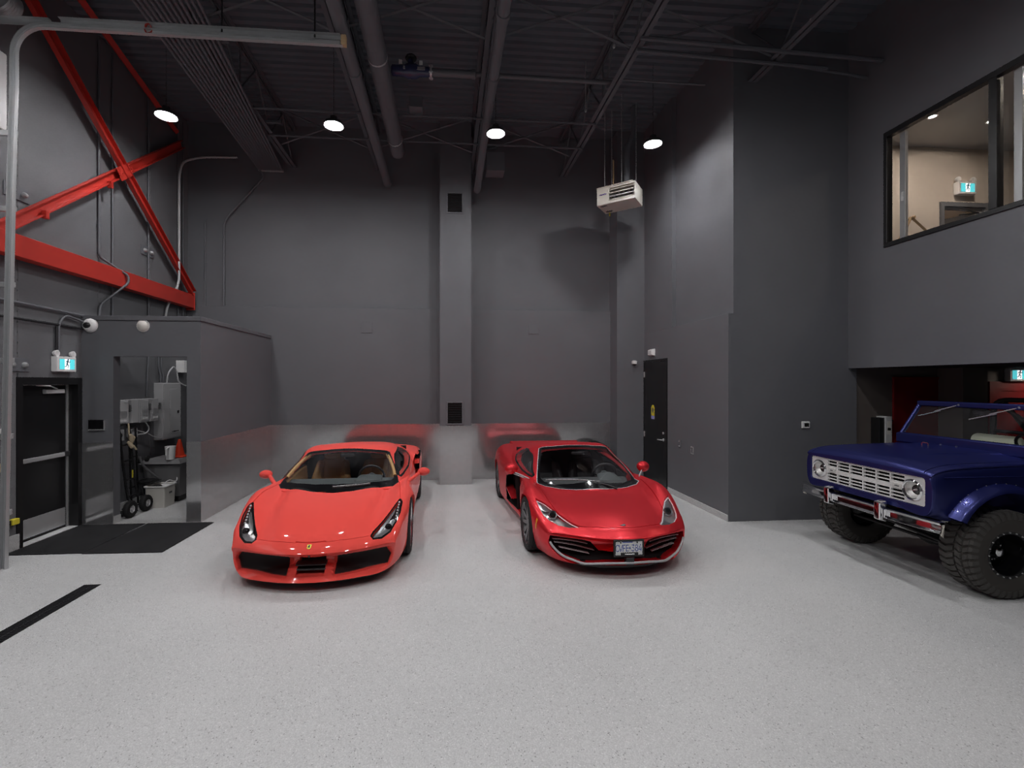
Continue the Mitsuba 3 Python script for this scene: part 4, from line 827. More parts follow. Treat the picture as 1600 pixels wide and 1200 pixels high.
part(d3, 'frame', cat(bx(8.11, 8.17, RY1 - .03, RY1, RZ0 + .04, 5.06), bx(8.92, 8.98, RY1 - .03, RY1, RZ0 + .04, 5.06), bx(8.17, 8.92, RY1 - .03, RY1, 4.99, 5.06)), 'm_pipe'); part(d3, 'jamb', cat(bx(8.165, 8.185, RY1, RY1 + .1, RZ0 + .04, 4.99), bx(8.905, 8.925, RY1, RY1 + .1, RZ0 + .04, 4.99), bx(8.17, 8.92, RY1, RY1 + .1, 4.97, 4.995)), 'm_pipe'); part(d3, 'leaf', mv(bx(0, .72, -.02, .02, RZ0 + .05, 4.95), tr(8.90, RY1 + .12, 0) @ rot([0, 0, 1], 118)), 'm_grey_dark')
part(d3, 'closer_arm', tube([(8.35, RY1 - .10, 4.82), (8.62, RY1 - .16, 4.84), (8.45, RY1 - .03, 4.93)], .012, 6), 'm_black')
exit_sign(on_wall((8.52, RY1, 5.28), (1, 0, 0), (0, -1, 0)), 'lit exit sign with running figure behind the mezzanine window', .9)
scene['m_pot_emit'] = {'type': 'diffuse', 'reflectance': {'type': 'rgb', 'value': [.8, .8, .8]}}
for x, y, lb in ((8.5, 7.7, 'small recessed ceiling light in the corridor beyond the mezzanine room'), (7.05, 6.09, 'small recessed ceiling light in the mezzanine room, left one'), (8.05, 6.13, 'small recessed ceiling light in the mezzanine room, right one'), (7.2, 3.6, 'small recessed ceiling light in the mezzanine room, nearest one')):
    k = thing('ceiling_light', lb, 'light', 'mezzanine ceiling lights'); PLACE[k] = tr(x, y, RZ1 if y < 7 else 5.3)
    part(k, 'trim_ring', lathe([(.045, 0), (.065, -.002), (.065, -.010), (.045, -.008)], 24, closed=True), 'm_white', 40)
    kk = part(k, 'diffuser', mikit.ply(disc(0, .045, 24, -.006), 'm_pot_emit'), None); scene[kk] = emitter(scene[kk], (760, 650, 540))
k = thing('wooden_trestle', 'light wooden A-frame trestle standing behind the mezzanine window', 'trestle')
for x in (6.56, 7.42): part(k, 'leg', tube([(x, 6.2, 4.05), (6.84, 6.2, 4.52)], .022, 4), 'm_wood')
part(k, 'rail', tube([(6.84, 6.15, 4.51), (6.84, 6.26, 4.51)], .024, 4), 'm_wood')
part(k, 'board', tube([(7.55, 6.1, 4.07), (8.05, 6.0, 4.12)], .03, 4), 'm_wood')
k = thing('tall_table', 'tall dark table holding the trestle in the mezzanine room', 'table')
part(k, 'top', bx(6.45, 8.3, 5.8, 6.5, 3.98, 4.03, .004), 'm_grey_dark')
for x in (6.5, 8.25):
    for y in (5.85, 6.45): part(k, 'leg', bx(x - .03, x + .03, y - .03, y + .03, 2.60, 3.98), 'm_grey_dark')
k = thing('wall_outlet', 'white double outlet low on the beige wall behind the mezzanine window', 'outlet'); PLACE[k] = tr(7.62, RY1, 4.42)
part(k, 'plate', bx(-.09, .09, -.008, 0, -.07, .07, .003), 'm_white')
for dx in (-.04, .04): part(k, 'socket', bx(dx - .018, dx + .018, -.010, -.008, -.035, .035, .002), 'm_dark_trim')
# ---- truck bay
d4 = thing('door_4', 'dark red door left of the red door in the truck bay', None, None, 'structure')
yb = 6.52
part(d4, 'leaf', bx(6.91, 8.04, yb - .02, yb, 0, 2.13, .002), 'm_bay_red'); part(d4, 'hinge', bx(8.0, 8.02, yb - .035, yb - .02, 1.83, 1.96, .003), 'm_steel')
part(d4, 'frame', cat(bx(6.87, 6.91, yb - .03, yb, 0, 2.17), bx(8.04, 8.08, yb - .03, yb, 0, 2.17), bx(6.91, 8.04, yb - .03, yb, 2.13, 2.17)), 'm_bay_red')
struct('trim_2', bx(7.62, 8.03, 6.16, 6.53, 0, 2.31, .004), 'm_bay_wall', 'dark brown pier between the doors of the truck bay')
d5 = thing('door_5', 'bright red door panel behind the truck seats', None, None, 'structure')
part(d5, 'frame', cat(bx(8.49, 8.66, yb - .03, yb, 0, 2.1), bx(8.66, 9.6, yb - .03, yb, 1.95, 2.1)), 'm_bay_red'); part(d5, 'leaf', bx(8.66, 9.6, yb - .02, yb, 0, 1.95, .002), 'm_bay_red'); part(d5, 'knob', tm(Manifold.sphere(.035, 14).translate((8.58, yb - .06, 1.05))), 'm_steel', True)
exit_sign(on_wall((8.93, yb, 2.205), (1, 0, 0), (0, -1, 0)), 'lit exit sign with running figure above the red door in the truck bay', .8)
k = thing('fuse_switch_box', 'grey fused switch box with a lever beside the truck', 'electrical box'); PLACE[k] = tr(6.64, 6.52, 1.36)
part(k, 'case', bx(-.13, -.02, -.14, 0, -.22, .19, .006), 'm_black'); part(k, 'cover', bx(-.045, .060, -.16, -.005, -.21, .21, .006), 'm_grey_box')
part(k, 'label_plate', bx(-.025, .040, -.163, -.16, -.06, .14, .002), 'm_offwhite'); part(k, 'window', bx(-.018, .034, -.166, -.163, .0, .04, .002), 'm_black'); part(k, 'lever', tube([(.06, -.10, .08), (.13, -.10, .15)], .014, 8), 'm_black', 40)
k = thing('bay_light', 'dim ceiling light over the truck bay', 'light'); PLACE[k] = tr(9.25, 6.12, 2.30)
part(k, 'trim_ring', lathe([(.08, 0), (.11, -.002), (.11, -.012), (.08, -.010)], 24, closed=True), 'm_white', 40)
kk = part(k, 'diffuser', mikit.ply(disc(0, .08, 24, -.008), 'm_pot_emit'), None); scene[kk] = emitter(scene[kk], (75, 62, 52))
# ---- tyre behind the metallic red car
k = thing('spare_tyre', 'black knobbly tyre standing by the back wall behind the metallic red car', 'tyre'); PLACE[k] = mat4((3.14, 9.52, .415), s=.90)
part(k, 'casing', lathe([(.24, -.11), (.30, -.15), (.40, -.15), (.44, -.12), (.445, 0), (.44, .12), (.40, .15), (.30, .15), (.24, .11)], 56, 'y'), 'm_rubber', 40)
part(k, 'tread', cat([mv(bx(-.020, .020, -.13, .13, .440, .455), rot([0, 1, 0], 360 * i / 40)) for i in range(40)]), 'm_rubber', False, None, 'stuff')
# ================================================================ red mid-engined coupe
pr('m_paint_red', (.80, .085, .070), .05, 0.0, .5)
def car_matrix(X, Y, yaw):
    c, s = math.cos(yaw), math.sin(yaw); M = np.eye(4)
    M[:3, 0] = (s, -c, 0); M[:3, 1] = (c, s, 0); M[:3, 3] = (X, Y, 0); return M
def build_coupe():
    car = thing('sports_car', 'bright red low sports coupe with tan seats and wide black front grilles', 'car')
    PLACE[car] = car_matrix(-1.386, 5.642, math.radians(1.0))
    lower = loft([
        station(1.035, .36, [(0, .105), (.52, .105), (.725, .125), (.80, .22), (.818, .33), (.778, .393), (.52, .390), (.26, .386), (0, .384)]),
        station(.955, .34, [(0, .105), (.56, .105), (.79, .125), (.845, .25), (.855, .40), (.79, .470), (.54, .456), (.27, .458), (0, .456)]),
        station(.80, .30, [(0, .10), (.62, .10), (.845, .13), (.890, .27), (.892, .47), (.82, .562), (.55, .514), (.30, .538), (0, .533)]),
        station(.55, .26, [(0, .10), (.66, .10), (.88, .13), (.935, .32), (.935, .55), (.845, .665), (.57, .585), (.36, .622), (0, .616)]),
        station(.25, .20, [(0, .10), (.70, .10), (.90, .13), (.980, .36), (.980, .61), (.86, .745), (.61, .652), (.41, .700), (0, .691)]),
        station(-.05, .12, [(0, .10), (.72, .10), (.90, .13), (.985, .36), (.984, .64), (.855, .785), (.63, .706), (.43, .758), (0, .747)]),
        station(-.42, .05, [(0, .10), (.72, .10), (.89, .13), (.940, .33), (.945, .63), (.84, .775), (.64, .765), (.34, .80), (0, .81)]),
        station(-1.0, .0, [(0, .10), (.72, .10), (.89, .14), (.915, .30), (.905, .60), (.85, .755), (.64, .78), (.34, .80), (0, .80)]),
        station(-1.65, .0, [(0, .10), (.74, .10), (.90, .15), (.930, .33), (.930, .66), (.86, .82), (.64, .82), (.34, .82), (0, .82)]),
        station(-2.05, .0, [(0, .10), (.76, .10), (.92, .17), (.960, .40), (.968, .74), (.89, .905), (.66, .90), (.34, .88), (0, .88)]),
        station(-2.65, .0, [(0, .12), (.76, .12), (.92, .20), (.978, .45), (.975, .74), (.88, .915), (.66, .93), (.34, .92), (0, .92)]),
        station(-3.15, -.06, [(0, .20), (.72, .20), (.88, .26), (.955, .48), (.945, .73), (.86, .87), (.64, .90), (.34, .91), (0, .91)]),
        station(-3.46, -.14, [(0, .28), (.60, .28), (.80, .34), (.86, .50), (.86, .70), (.79, .82), (.60, .86), (.32, .88), (0, .88)]),
    ], m=14, mu=14, creases=(1,), bulge0=-.03, bulge1=-.04, relax=6)
    GH = [(-.02, .40, [(0, .55), (.66, .60), (.76, .67), (.75, .708), (.66, .730), (.4, .743), (0, .750)]),
          (-.50, .34, [(0, .55), (.78, .60), (.85, .70), (.81, .80), (.70, .880), (.4, .925), (0, .942)]),
          (-1.0, .18, [(0, .55), (.83, .60), (.875, .73), (.80, .88), (.615, 1.055), (.4, 1.105), (0, 1.125)]),
          (-1.4, .05, [(0, .55), (.84, .60), (.88, .75), (.81, .91), (.635, 1.095), (.4, 1.148), (0, 1.172)]),
          (-1.9, 0., [(0, .55), (.85, .60), (.88, .78), (.80, .93), (.62, 1.055), (.4, 1.095), (0, 1.115)]),
          (-2.5, 0., [(0, .55), (.78, .60), (.82, .78), (.72, .92), (.55, .99), (.34, 1.035), (0, 1.045)]),
          (-3.1, 0., [(0, .55), (.64, .60), (.70, .76), (.62, .86), (.46, .90), (.30, .91), (0, .915)])]
    green = loft([station(x, s, p) for x, s, p in GH], m=14, mu=14, creases=(1,), relax=4)
    solid = lower + green
    inn = []
    for x, s, p in GH[1:5]:
        q = np.array(p); q[:, 0] = np.maximum(0, q[:, 0] - .05) * (q[:, 0] > 0); q[:, 1] -= .045; q[0, 1] = .40; q[1, 1] = .40; inn.append(station(x - .02, s, q))
    cav = loft(inn, m=8, mu=8, creases=(1,)) + MF(rbx(-2.0, -.45, -.74, .74, .22, .75, .06))
    shell = solid - cav
    # wheel wells
    for x, r in ((0, .360), (-2.65, .368)):
        for s in (-1, 1):
            shell = shell - MF(cyl((x, s * .705, .335), (x, s * 1.2, .335), r, 48))
    dn = lambda d: solid.translate((0, 0, -d))
    # windscreen
    wo = sym([(-.012, -.001), (-.050, .25), (-.155, .5), (-.30, .705), (-.42, .765), (-.75, .695), (-1.06, .578), (-1.045, .4), (-1.03, -.001)])
    wi = sym([(-.17, -.001), (-.20, .25), (-.30, .5), (-.41, .66), (-.48, .695), (-.78, .63), (-1.0, .535), (-.985, .4), (-.975, -.001)])
    WO = cutz(wo, .5, 1.4); WI = cutz(wi, .5, 1.4)
    shell = shell - (WO - dn(.30))
    g_w = sheet(solid, WI); g_f = sheet(solid, cutz(wo.difference(wi), .5, 1.4))
    # side windows
    side = Polygon([(-.50, .795), (-.80, .93), (-1.10, 1.045), (-1.30, 1.08), (-1.55, 1.085), (-1.78, 1.03), (-1.88, .975), (-1.74, .905), (-1.2, .835)]).buffer(-.02).buffer(.02); sidei = side.buffer(-.022)
    glass_side = []
    for q in (1, -1):
        a, b = (.45, 1.2) if q > 0 else (-1.2, -.45)
        P = cuty(side, a, b); shell = shell - P
        glass_side.append((sheet(green, cuty(sidei, a, b)), sheet(green, cuty(side.difference(sidei), a, b))))
    # headlights
    hl = [(.27, .868), (.20, .832), (.44, .735), (.60, .660), (.735, .588), (.805, .572), (.835, .605), (.80, .69), (.715, .775), (.60, .825), (.45, .858)]
    hlp = Polygon(hl).buffer(-.012).buffer(.012); hli = hlp.buffer(-.016)
    HL = both(lambda s: cutz([(x, s * y) for x, y in hlp.exterior.coords], .42, 1.0))
    shell = shell - (HL - dn(.10))
    # grilles and central intake, cut along x
    go = [(.232, .132), (.232, .288), (.50, .314), (.735, .347), (.785, .275), (.745, .165), (.50, .138)]
    GR = both(lambda s: cutx([(s * y, z) for y, z in Polygon(go).buffer(-.012).buffer(.012).exterior.coords], .55, 1.2))
    ci = [(-.142, .145), (.142, .145), (.130, .305), (-.130, .305)]
    CI = cutx(ci, .75, 1.2)
    shell = shell - GR - CI
    # side intakes in the haunches
    si = [(.885, .56), (.962, .60), (.965, .86), (.90, .895), (.872, .80)]
    shell = shell - both(lambda s: cutx([(s * y, z) for y, z in si], -2.45, -1.55))
    # shut lines
    lines = []
    for s in (1, -1):
        lines.append(cutz(line_poly(smoothline([(.24, s * .838), (0, s * .815), (-.25, s * .790), (-.44, s * .772)]), .008), .4, 1.1))
        lines.append(cutz(line_poly(smoothline([(.80, s * .56), (.868, s * .40), (.915, s * .22), (.928, s * .13)]), .005), .2, 1.1))
    lines.append(cutz(line_poly(smoothline([(.918, .15), (.930, .07), (.932, 0), (.930, -.07), (.918, -.15)]), .013), .2, 1.1))
    for L in lines: shell = shell - (L - dn(.014))
    dl = line_poly(smoothline([(-.42, .76), (-.40, .5), (-.50, .22), (-1.0, .19), (-1.55, .22), (-1.62, .5), (-1.60, .80)]), .007)
    shell = shell - (cuty(dl, .6, 1.1) - solid.translate((0, -.014, 0))) - (cuty(dl, -1.1, -.6) - solid.translate((0, .014, 0)))
    part(car, 'body', tm(shell), 'm_paint_red', 32)
    cut = WO + cuty(side, .45, 1.2) + cuty(side, -1.2, -.45)
    part(car, 'headliner', wallsheet(solid - cut, liner(GH[1:5], .40)), 'm_black_matte', 40, 'black cabin lining')
    part(car, 'windscreen', g_w, 'm_glass', 40); part(car, 'windscreen_border', mv(g_f, tr(0, 0, -.001)), 'm_gloss_black', 40, 'black border and cowl of the windscreen')
    for a, b in glass_side:
        k = part(car, 'side_window', a, 'm_glass', 40); part(k, 'rubber_seal', b, 'm_gloss_black', 40)
    low = solid.translate((0, 0, -.065))
    for s in (1, -1):
        P = cutz([(x, s * y) for x, y in hlp.exterior.coords], .40, 1.0); Pi = cutz([(x, s * y) for x, y in hli.exterior.coords], .40, 1.0)
        k = part(car, 'headlight', sheet(low, P), 'm_dark_trim', 40, 'swept-back headlight with silver reflector')
        part(k, 'border', sheet(solid, P - Pi), 'm_gloss_black', 40)
        part(k, 'lens', sheet(solid, Pi), 'm_lens', 40)
        mid = solid.translate((0, 0, -.030))
        ra = Polygon([(.805, .60), (.80, .675), (.71, .765), (.60, .805), (.52, .80), (.54, .745), (.62, .69), (.73, .605)]).buffer(-.01).buffer(.01)
        part(k, 'reflector', sheet(mid, cutz([(x, s * y) for x, y in ra.exterior.coords], .40, 1.0)), 'm_lamp_silver', 40)
        rb = Polygon([(.66, .655), (.50, .722), (.38, .785), (.36, .80), (.44, .79), (.58, .735), (.70, .67)]).buffer(0)
        part(k, 'reflector', sheet(solid.translate((0, 0, -.02)), cutz([(x, s * y) for x, y in rb.exterior.coords], .40, 1.0)), 'm_lamp_silver', 40)
        part(k, 'projector', tm(Manifold.sphere(.036, 24).translate((.63, s * .742, .508))), 'm_gloss_black', True)
        for i in range(9):
            t = i / 8; x = .56 - .27 * t; y = .800 + .030 * t
            zz = .50 + (.56 - x) * .66
            part(k, 'led', rbx(x - .011, x + .011, s * y - .009, s * y + .009, zz, zz + .018, .004, 6), 'm_lamp_white', 30)
    for s in (1, -1):
        P = cutx([(s * y, z) for y, z in go], .4, 1.2)
        k = part(car, 'front_grille', sheet(solid.translate((-.085, 0, 0)), cutx([(s * y, z) for y, z in Polygon(go).buffer(.03).exterior.coords], .4, 1.2)), 'm_black_matte', 40, 'black mesh grille')
        bars = []
        for i in range(-14, 40):
            y0 = .2 + i * .017
            bars.append(mv(bx(-.002, .002, -.0035, .0035, -.2, .2), tr(0, s * y0, .24) @ rot([1, 0, 0], s * 42)))
        clip = MF(cat([mv(b, tr(0, 0, 0)) for b in bars[:1]]))
        net = Manifold.batch_boolean([MF(mv(b, np.diag([150., 1, 1, 1]))).translate((.75, 0, 0)) for b in bars], m3.OpType.Add)
        shellm = solid.translate((-.060, 0, 0)) - solid.translate((-.066, 0, 0))
        part(k, 'mesh', tm((net ^ shellm) ^ cutx([(s * y, z) for y, z in Polygon(go).buffer(.02).exterior.coords], .4, 1.2)), 'm_mesh_black', False, None, 'stuff')
    k = part(car, 'central_intake', bx(.70, .76, -.2, .2, .13, .33), 'm_black_matte', False, 'black central air intake with two slats')
    for z in (.195, .245): part(k, 'slat', mv(bx(.84, .92, -.15, .15, z - .010, z + .010, .006), rot([0, 1, 0], 14, (.88, 0, z))), 'm_dark_trim')
    # splitter under the nose
    sp = [(.95, 0), (.935, .3), (.84, .58), (.74, .70), (.55, .78), (.5, .70), (.55, 0)]
    part(car, 'splitter', cat(prism(sym(smoothpoly(sp, 1)), .070, .092)), 'm_black')
    for s in (1, -1):
        k = part(car, 'side_intake', bx(-2.4, -2.36, s * .86, s * .97, .54, .90), 'm_black_matte', False, 'black air intake behind the door')
        part(k, 'blade', hull([(-1.95, s * .885, .735), (-1.95, s * .962, .745), (-1.95, s * .885, .79), (-1.95, s * .962, .80), (-2.25, s * .88, .74), (-2.25, s * .962, .74), (-2.25, s * .88, .78), (-2.25, s * .962, .78)]), 'm_paint_red')
        # door mirrors
        k = part(car, 'door_mirror', tm(mirror_head((-.84, s * 1.075, .822), .14, .085, .058, s)), 'm_paint_red', 50)
        part(k, 'arm', tm(Manifold.batch_hull([Manifold.sphere(.022, 10).translate((-.555, s * .865, .735)), Manifold.sphere(.030, 10).translate((-.60, s * .875, .735)), Manifold.sphere(.026, 10).translate((-.80, s * 1.01, .805))])), 'm_paint_red', 50)
        part(k, 'glass', mv(lathe([(0, 0), (.06, 0)], 20, 'x'), tr(-.905, s * 1.075, .822) @ np.diag([1, 1.1, .8, 1])), 'm_chrome')
        # tail lamps
        part(car, 'tail_lamp', mv(lathe([(0, .02), (.06, .015), (.075, 0), (.075, -.05)], 24, 'x'), tr(-3.47, s * .62, .70) @ rot([0, 0, 1], 180)), 'm_plastic_red', 40)
        part(car, 'exhaust', lathe([(.045, 0), (.055, 0), (.055, .10), (.045, .10)], 20, 'x', (-3.56, s * .42, .42), closed=True), 'm_steel', 40)
    part(car, 'rear_diffuser', bx(-3.48, -3.3, -.78, .78, .20, .50, .03), 'm_black')
    part(car, 'rear_grille', bx(-3.55, -3.40, -.45, .45, .62, .76, .02), 'm_mesh_black')
    # wiper, badge
    wp = smoothline([(-.10, -.02, .785), (-.13, .20, .792), (-.21, .42, .792)], 6)
    k = part(car, 'wiper', tube(wp, .008, 6), 'm_black', 40); part(k, 'blade', tube(wp + [-.018, 0, .012], .005, 6), 'm_steel', 40)
    bd = sheet(solid, cutz(Polygon([(.955, -.022), (.955, .022), (.992, .019), (1.000, 0), (.992, -.019)]), .3, .6)); 
    k = part(car, 'badge', mv(bd, tr(.003, 0, .003)), 'm_badge_yellow', 40, 'small yellow badge on the nose')
    hs = meshkit_horse()
    part(k, 'emblem', mv(sheet(solid, cutz(hs, .3, .6)), tr(.005, 0, .005)), 'm_badge_dark', 40)
    part(car, 'nose_sensor', tm(Manifold.sphere(.011, 12).translate((1.028, .012, .362))), 'm_black', True)
    # cabin
    part(car, 'floor_pan', bx(-2.2, -.3, -.74, .74, .19, .23), 'm_black_matte')
    part(car, 'bulkhead', bx(-2.12, -2.08, -.74, .74, .2, 1.02), 'm_black_matte')
    dsh = Manifold.batch_hull([Manifold.sphere(.05, 10).translate(p) for p in ((-.42, -.62, .70), (-.42, .62, .70), (-.66, -.66, .735), (-.66, .66, .735), (-.72, -.62, .60), (-.72, .62, .60))])
    k = part(car, 'dashboard', tm(dsh), 'm_dash_grey', 40)
    part(k, 'binnacle', tm(Manifold.batch_hull([Manifold.sphere(.035, 10).translate(p) for p in ((-.55, .20, .755), (-.55, .50, .755), (-.74, .22, .775), (-.74, .48, .775), (-.66, .35, .80))])), 'm_dash_grey', 40)
    wheel_steer(car, (-.80, .36, .775), 'm_dark_trim', .17)
    for s in (1, -1):
        seat(car, (-1.32, s * .36, .33), 'm_tan', 'm_tan')
        part(car, 'door_card', tm(Manifold.batch_hull([Manifold.sphere(.03, 8).translate(p) for p in ((-.55, s * .735, .72), (-1.6, s * .77, .79), (-1.6, s * .74, .40), (-.55, s * .71, .45), (-.62, s * .72, .77))])), 'm_tan', 40, 'tan leather door panel')
        part(car, 'pillar_trim', tube(smoothline([(-.55, s * .70, .83), (-.80, s * .63, .955), (-1.05, s * .53, 1.055)]), .022, 8), 'm_tan', 40, 'tan trim of the windscreen pillar')
    part(car, 'centre_console', rbx(-1.4, -.68, -.12, .12, .25, .56, .05), 'm_dark_trim', 40)
    part(car, 'rear_view_mirror', rbx(-1.02, -.99, -.11, .09, 1.015, 1.065, .012), 'm_dark_trim', 40)
    for nm, x, ang in (('front_wheel', 0, 0), ('rear_wheel', -2.65, 0)):
        for s in (1, -1):
            Wd = .25 if x == 0 else .30; yc = .832 if x == 0 else .812
            road_wheel(car, nm, ang, (x, s * yc, .338), s, .338, Wd, .255, 5, .07, 'm_rim_silver')
    return car
def mirror_head(c, a, b, h, s):
    S = Manifold.sphere(1.0, 28).scale((a * .55, a * .62, h)); S = S ^ Manifold.cube((a * 2, a * 4, h * 4), True).translate((a * .55, 0, 0))
    return S.rotate((0, 0, s * 12)).translate(c)
def meshkit_horse():
    pts = [(.962, -.004), (.968, -.010), (.975, -.006), (.979, -.012), (.984, -.008), (.981, .0), (.987, .006), (.982, .010), (.975, .006), (.970, .009), (.964, .006)]
    return Polygon(pts).buffer(0)
pr('m_badge_yellow', (.75, .62, .05), .35); pr('m_badge_dark', (.02, .03, .02), .4)
build_coupe()
# ================================================================ metallic red coupe
scene['m_paint_candy'] = {'type': 'twosided', 'bsdf': {'type': 'principled', 'base_color': {'type': 'rgb', 'value': [.74, .024, .036]}, 'metallic': .65, 'roughness': .32, 'specular': .5, 'clearcoat': 1.0, 'clearcoat_gloss': 1.0}}
pr('m_headlight_bowl', (.55, .56, .57), .28, .8); pr('m_dash_dark', (.045, .050, .052), .6); pr('m_ink_blue', (.10, .13, .36), .5); pr('m_amber', (.70, .25, .03), .3); pr('m_lip_grey', (.40, .40, .41), .35)
def build_candy():
    car = thing('sports_car', 'metallic dark red low sports coupe with a white licence plate and black intakes', 'car')
    PLACE[car] = car_matrix(1.905, 5.574, math.radians(1.0))
    lower = loft([
        station(.900, .46, [(0, .15), (.46, .14), (.64, .15), (.765, .25), (.795, .36), (.735, .425), (.48, .43), (.24, .425), (0, .422)]),
        station(.850, .45, [(0, .14), (.50, .13), (.70, .14), (.815, .26), (.838, .38), (.765, .470), (.48, .462), (.24, .462), (0, .462)]),
        station(.735, .42, [(0, .13), (.56, .12), (.77, .13), (.865, .28), (.880, .43), (.79, .530), (.48, .508), (.24, .515), (0, .520)]),
        station(.480, .34, [(0, .12), (.62, .11), (.83, .12), (.915, .31), (.925, .52), (.825, .638), (.52, .580), (.26, .585), (0, .592)]),
        station(.200, .24, [(0, .12), (.68, .11), (.87, .12), (.945, .34), (.950, .58), (.845, .722), (.56, .640), (.28, .636), (0, .640)]),
        station(-.05, .14, [(0, .12), (.70, .11), (.88, .12), (.955, .36), (.955, .61), (.845, .775), (.60, .690), (.3, .670), (0, .668)]),
        station(-.40, .05, [(0, .12), (.70, .11), (.86, .13), (.905, .33), (.915, .62), (.825, .785), (.64, .745), (.32, .74), (0, .74)]),
        station(-1.0, .0, [(0, .12), (.68, .11), (.83, .14), (.845, .32), (.870, .62), (.80, .77), (.64, .78), (.32, .78), (0, .78)]),
        station(-1.6, .0, [(0, .12), (.72, .11), (.88, .15), (.905, .34), (.915, .64), (.84, .82), (.64, .83), (.32, .83), (0, .83)]),
        station(-2.1, .0, [(0, .12), (.74, .11), (.92, .16), (.950, .40), (.955, .70), (.87, .885), (.66, .90), (.33, .88), (0, .88)]),
        station(-2.67, .0, [(0, .14), (.74, .14), (.92, .20), (.955, .45), (.950, .73), (.86, .915), (.66, .95), (.33, .94), (0, .94)]),
        station(-3.1, -.05, [(0, .22), (.70, .22), (.86, .28), (.930, .48), (.925, .72), (.83, .87), (.64, .92), (.33, .93), (0, .93)]),
        station(-3.42, -.14, [(0, .30), (.58, .30), (.76, .36), (.82, .50), (.82, .70), (.76, .80), (.60, .85), (.32, .87), (0, .87)]),
    ], m=14, mu=14, creases=(1,), bulge0=-.02, bulge1=-.04, relax=6)
    GH = [(-.10, .42, [(0, .45), (.60, .52), (.69, .58), (.69, .62), (.61, .645), (.36, .655), (0, .660)]),
          (-.50, .34, [(0, .45), (.74, .56), (.79, .70), (.765, .775), (.66, .860), (.4, .880), (0, .895)]),
          (-1.0, .20, [(0, .45), (.80, .56), (.83, .74), (.75, .88), (.555, 1.060), (.36, 1.110), (0, 1.128)]),
          (-1.4, .06, [(0, .45), (.82, .56), (.845, .77), (.76, .92), (.570, 1.100), (.36, 1.145), (0, 1.162)]),
          (-1.9, 0., [(0, .45), (.82, .56), (.83, .80), (.74, .93), (.55, 1.05), (.35, 1.09), (0, 1.105)]),
          (-2.5, 0., [(0, .45), (.72, .56), (.76, .83), (.66, .93), (.48, .985), (.3, 1.01), (0, 1.015)]),
          (-3.1, 0., [(0, .45), (.60, .56), (.66, .80), (.58, .89), (.42, .925), (.28, .935), (0, .94)])]
    green = loft([station(x, s, p) for x, s, p in GH], m=14, mu=14, creases=(1,), relax=4)
    solid = lower + green
    inn = []
    for x, s, p in GH[1:5]:
        q = np.array(p); q[:, 0] = np.maximum(0, q[:, 0] - .05) * (q[:, 0] > 0); q[:, 1] -= .045; q[0, 1] = .38; q[1, 1] = .38; inn.append(station(x - .02, s, q))
    cav = loft(inn, m=8, mu=8, creases=(1,)) + MF(rbx(-1.95, -.40, -.70, .70, .22, .68, .06))
    shell = solid - cav
    for x, r in ((-.085, .350), (-2.70, .360)):
        for s in (-1, 1): shell = shell - MF(cyl((x, s * .70, .33), (x, s * 1.2, .33), r, 48))
    dn = lambda d: solid.translate((0, 0, -d))
    wo = sym([(-.17, -.001), (-.175, .25), (-.21, .45), (-.29, .62), (-.40, .705), (-.50, .69), (-.80, .615), (-1.125, .525), (-1.09, .36), (-1.065, -.001)])
    wi = sym([(-.285, -.001), (-.29, .25), (-.33, .45), (-.43, .60), (-.52, .635), (-.80, .575), (-1.05, .50), (-1.02, .36), (-1.0, -.001)])
    shell = shell - (cutz(wo, .4, 1.4) - dn(.30))
    so = Polygon([(-.52, .775), (-.80, .90), (-1.10, 1.02), (-1.35, 1.065), (-1.55, 1.05), (-1.74, .985), (-1.72, .925), (-1.5, .868), (-1.0, .80)]).buffer(-.02).buffer(.02); si_ = so.buffer(-.020)
    for q in (1, -1):
        a, b = (.42, 1.2) if q > 0 else (-1.2, -.42)
        shell = shell - cuty(so, a, b)
        k = part(car, 'side_window', sheet(green, cuty(si_, a, b)), 'm_glass', 40); part(k, 'rubber_seal', sheet(green, cuty(so.difference(si_), a, b)), 'm_gloss_black', 40)
    # headlights
    hl = [(.130, .835), (.215, .745), (.34, .665), (.48, .585), (.58, .525), (.665, .455), (.675, .475), (.645, .575), (.58, .675), (.50, .745), (.40, .795), (.28, .822)]
    hlp = Polygon(hl).buffer(.004); hli = hlp.buffer(-.014)
    HL = both(lambda s: cutz([(x, s * y) for x, y in hlp.exterior.coords], .44, 1.0))
    shell = shell - (HL - dn(.085))
    # front intake: both sides and the slot under the plate
    gh = [(-.02, .245), (.26, .245), (.335, .325), (.42, .345), (.60, .365), (.772, .388), (.785, .335), (.74, .252), (.665, .184), (.54, .147), (.44, .132), (.34, .142), (.22, .156), (-.02, .162)]
    gp = symy(gh); shell = shell - (cutx(gp, .3, 1.2) - solid.translate((-.16, 0, 0)))
    # side scoops
    sc = [(.745, .21), (.905, .20), (.922, .40), (.922, .60), (.875, .755), (.815, .72), (.780, .5)]
    shell = shell - both(lambda s: cutx([(s * y, z) for y, z in sc], -1.98, -.62))
    for s in (1, -1):
        for ln in (smoothline([(-.46, s * .745), (-.20, s * .72), (.10, s * .690), (.33, s * .650), (.38, s * .62)]), smoothline([(.655, s * .47), (.70, s * .36), (.755, s * .18), (.768, 0)])):
            shell = shell - (cutz(line_poly(ln, .008), .4, 1.1) - dn(.014))
    dl = line_poly(smoothline([(-.40, .78), (-.42, .55), (-.46, .30), (-.60, .20), (-1.2, .18), (-1.6, .20)]), .008)
    shell = shell - (cuty(dl, .6, 1.1) - solid.translate((0, -.014, 0))) - (cuty(dl, -1.1, -.6) - solid.translate((0, .014, 0)))
    part(car, 'body', tm(shell), 'm_paint_candy', 32)
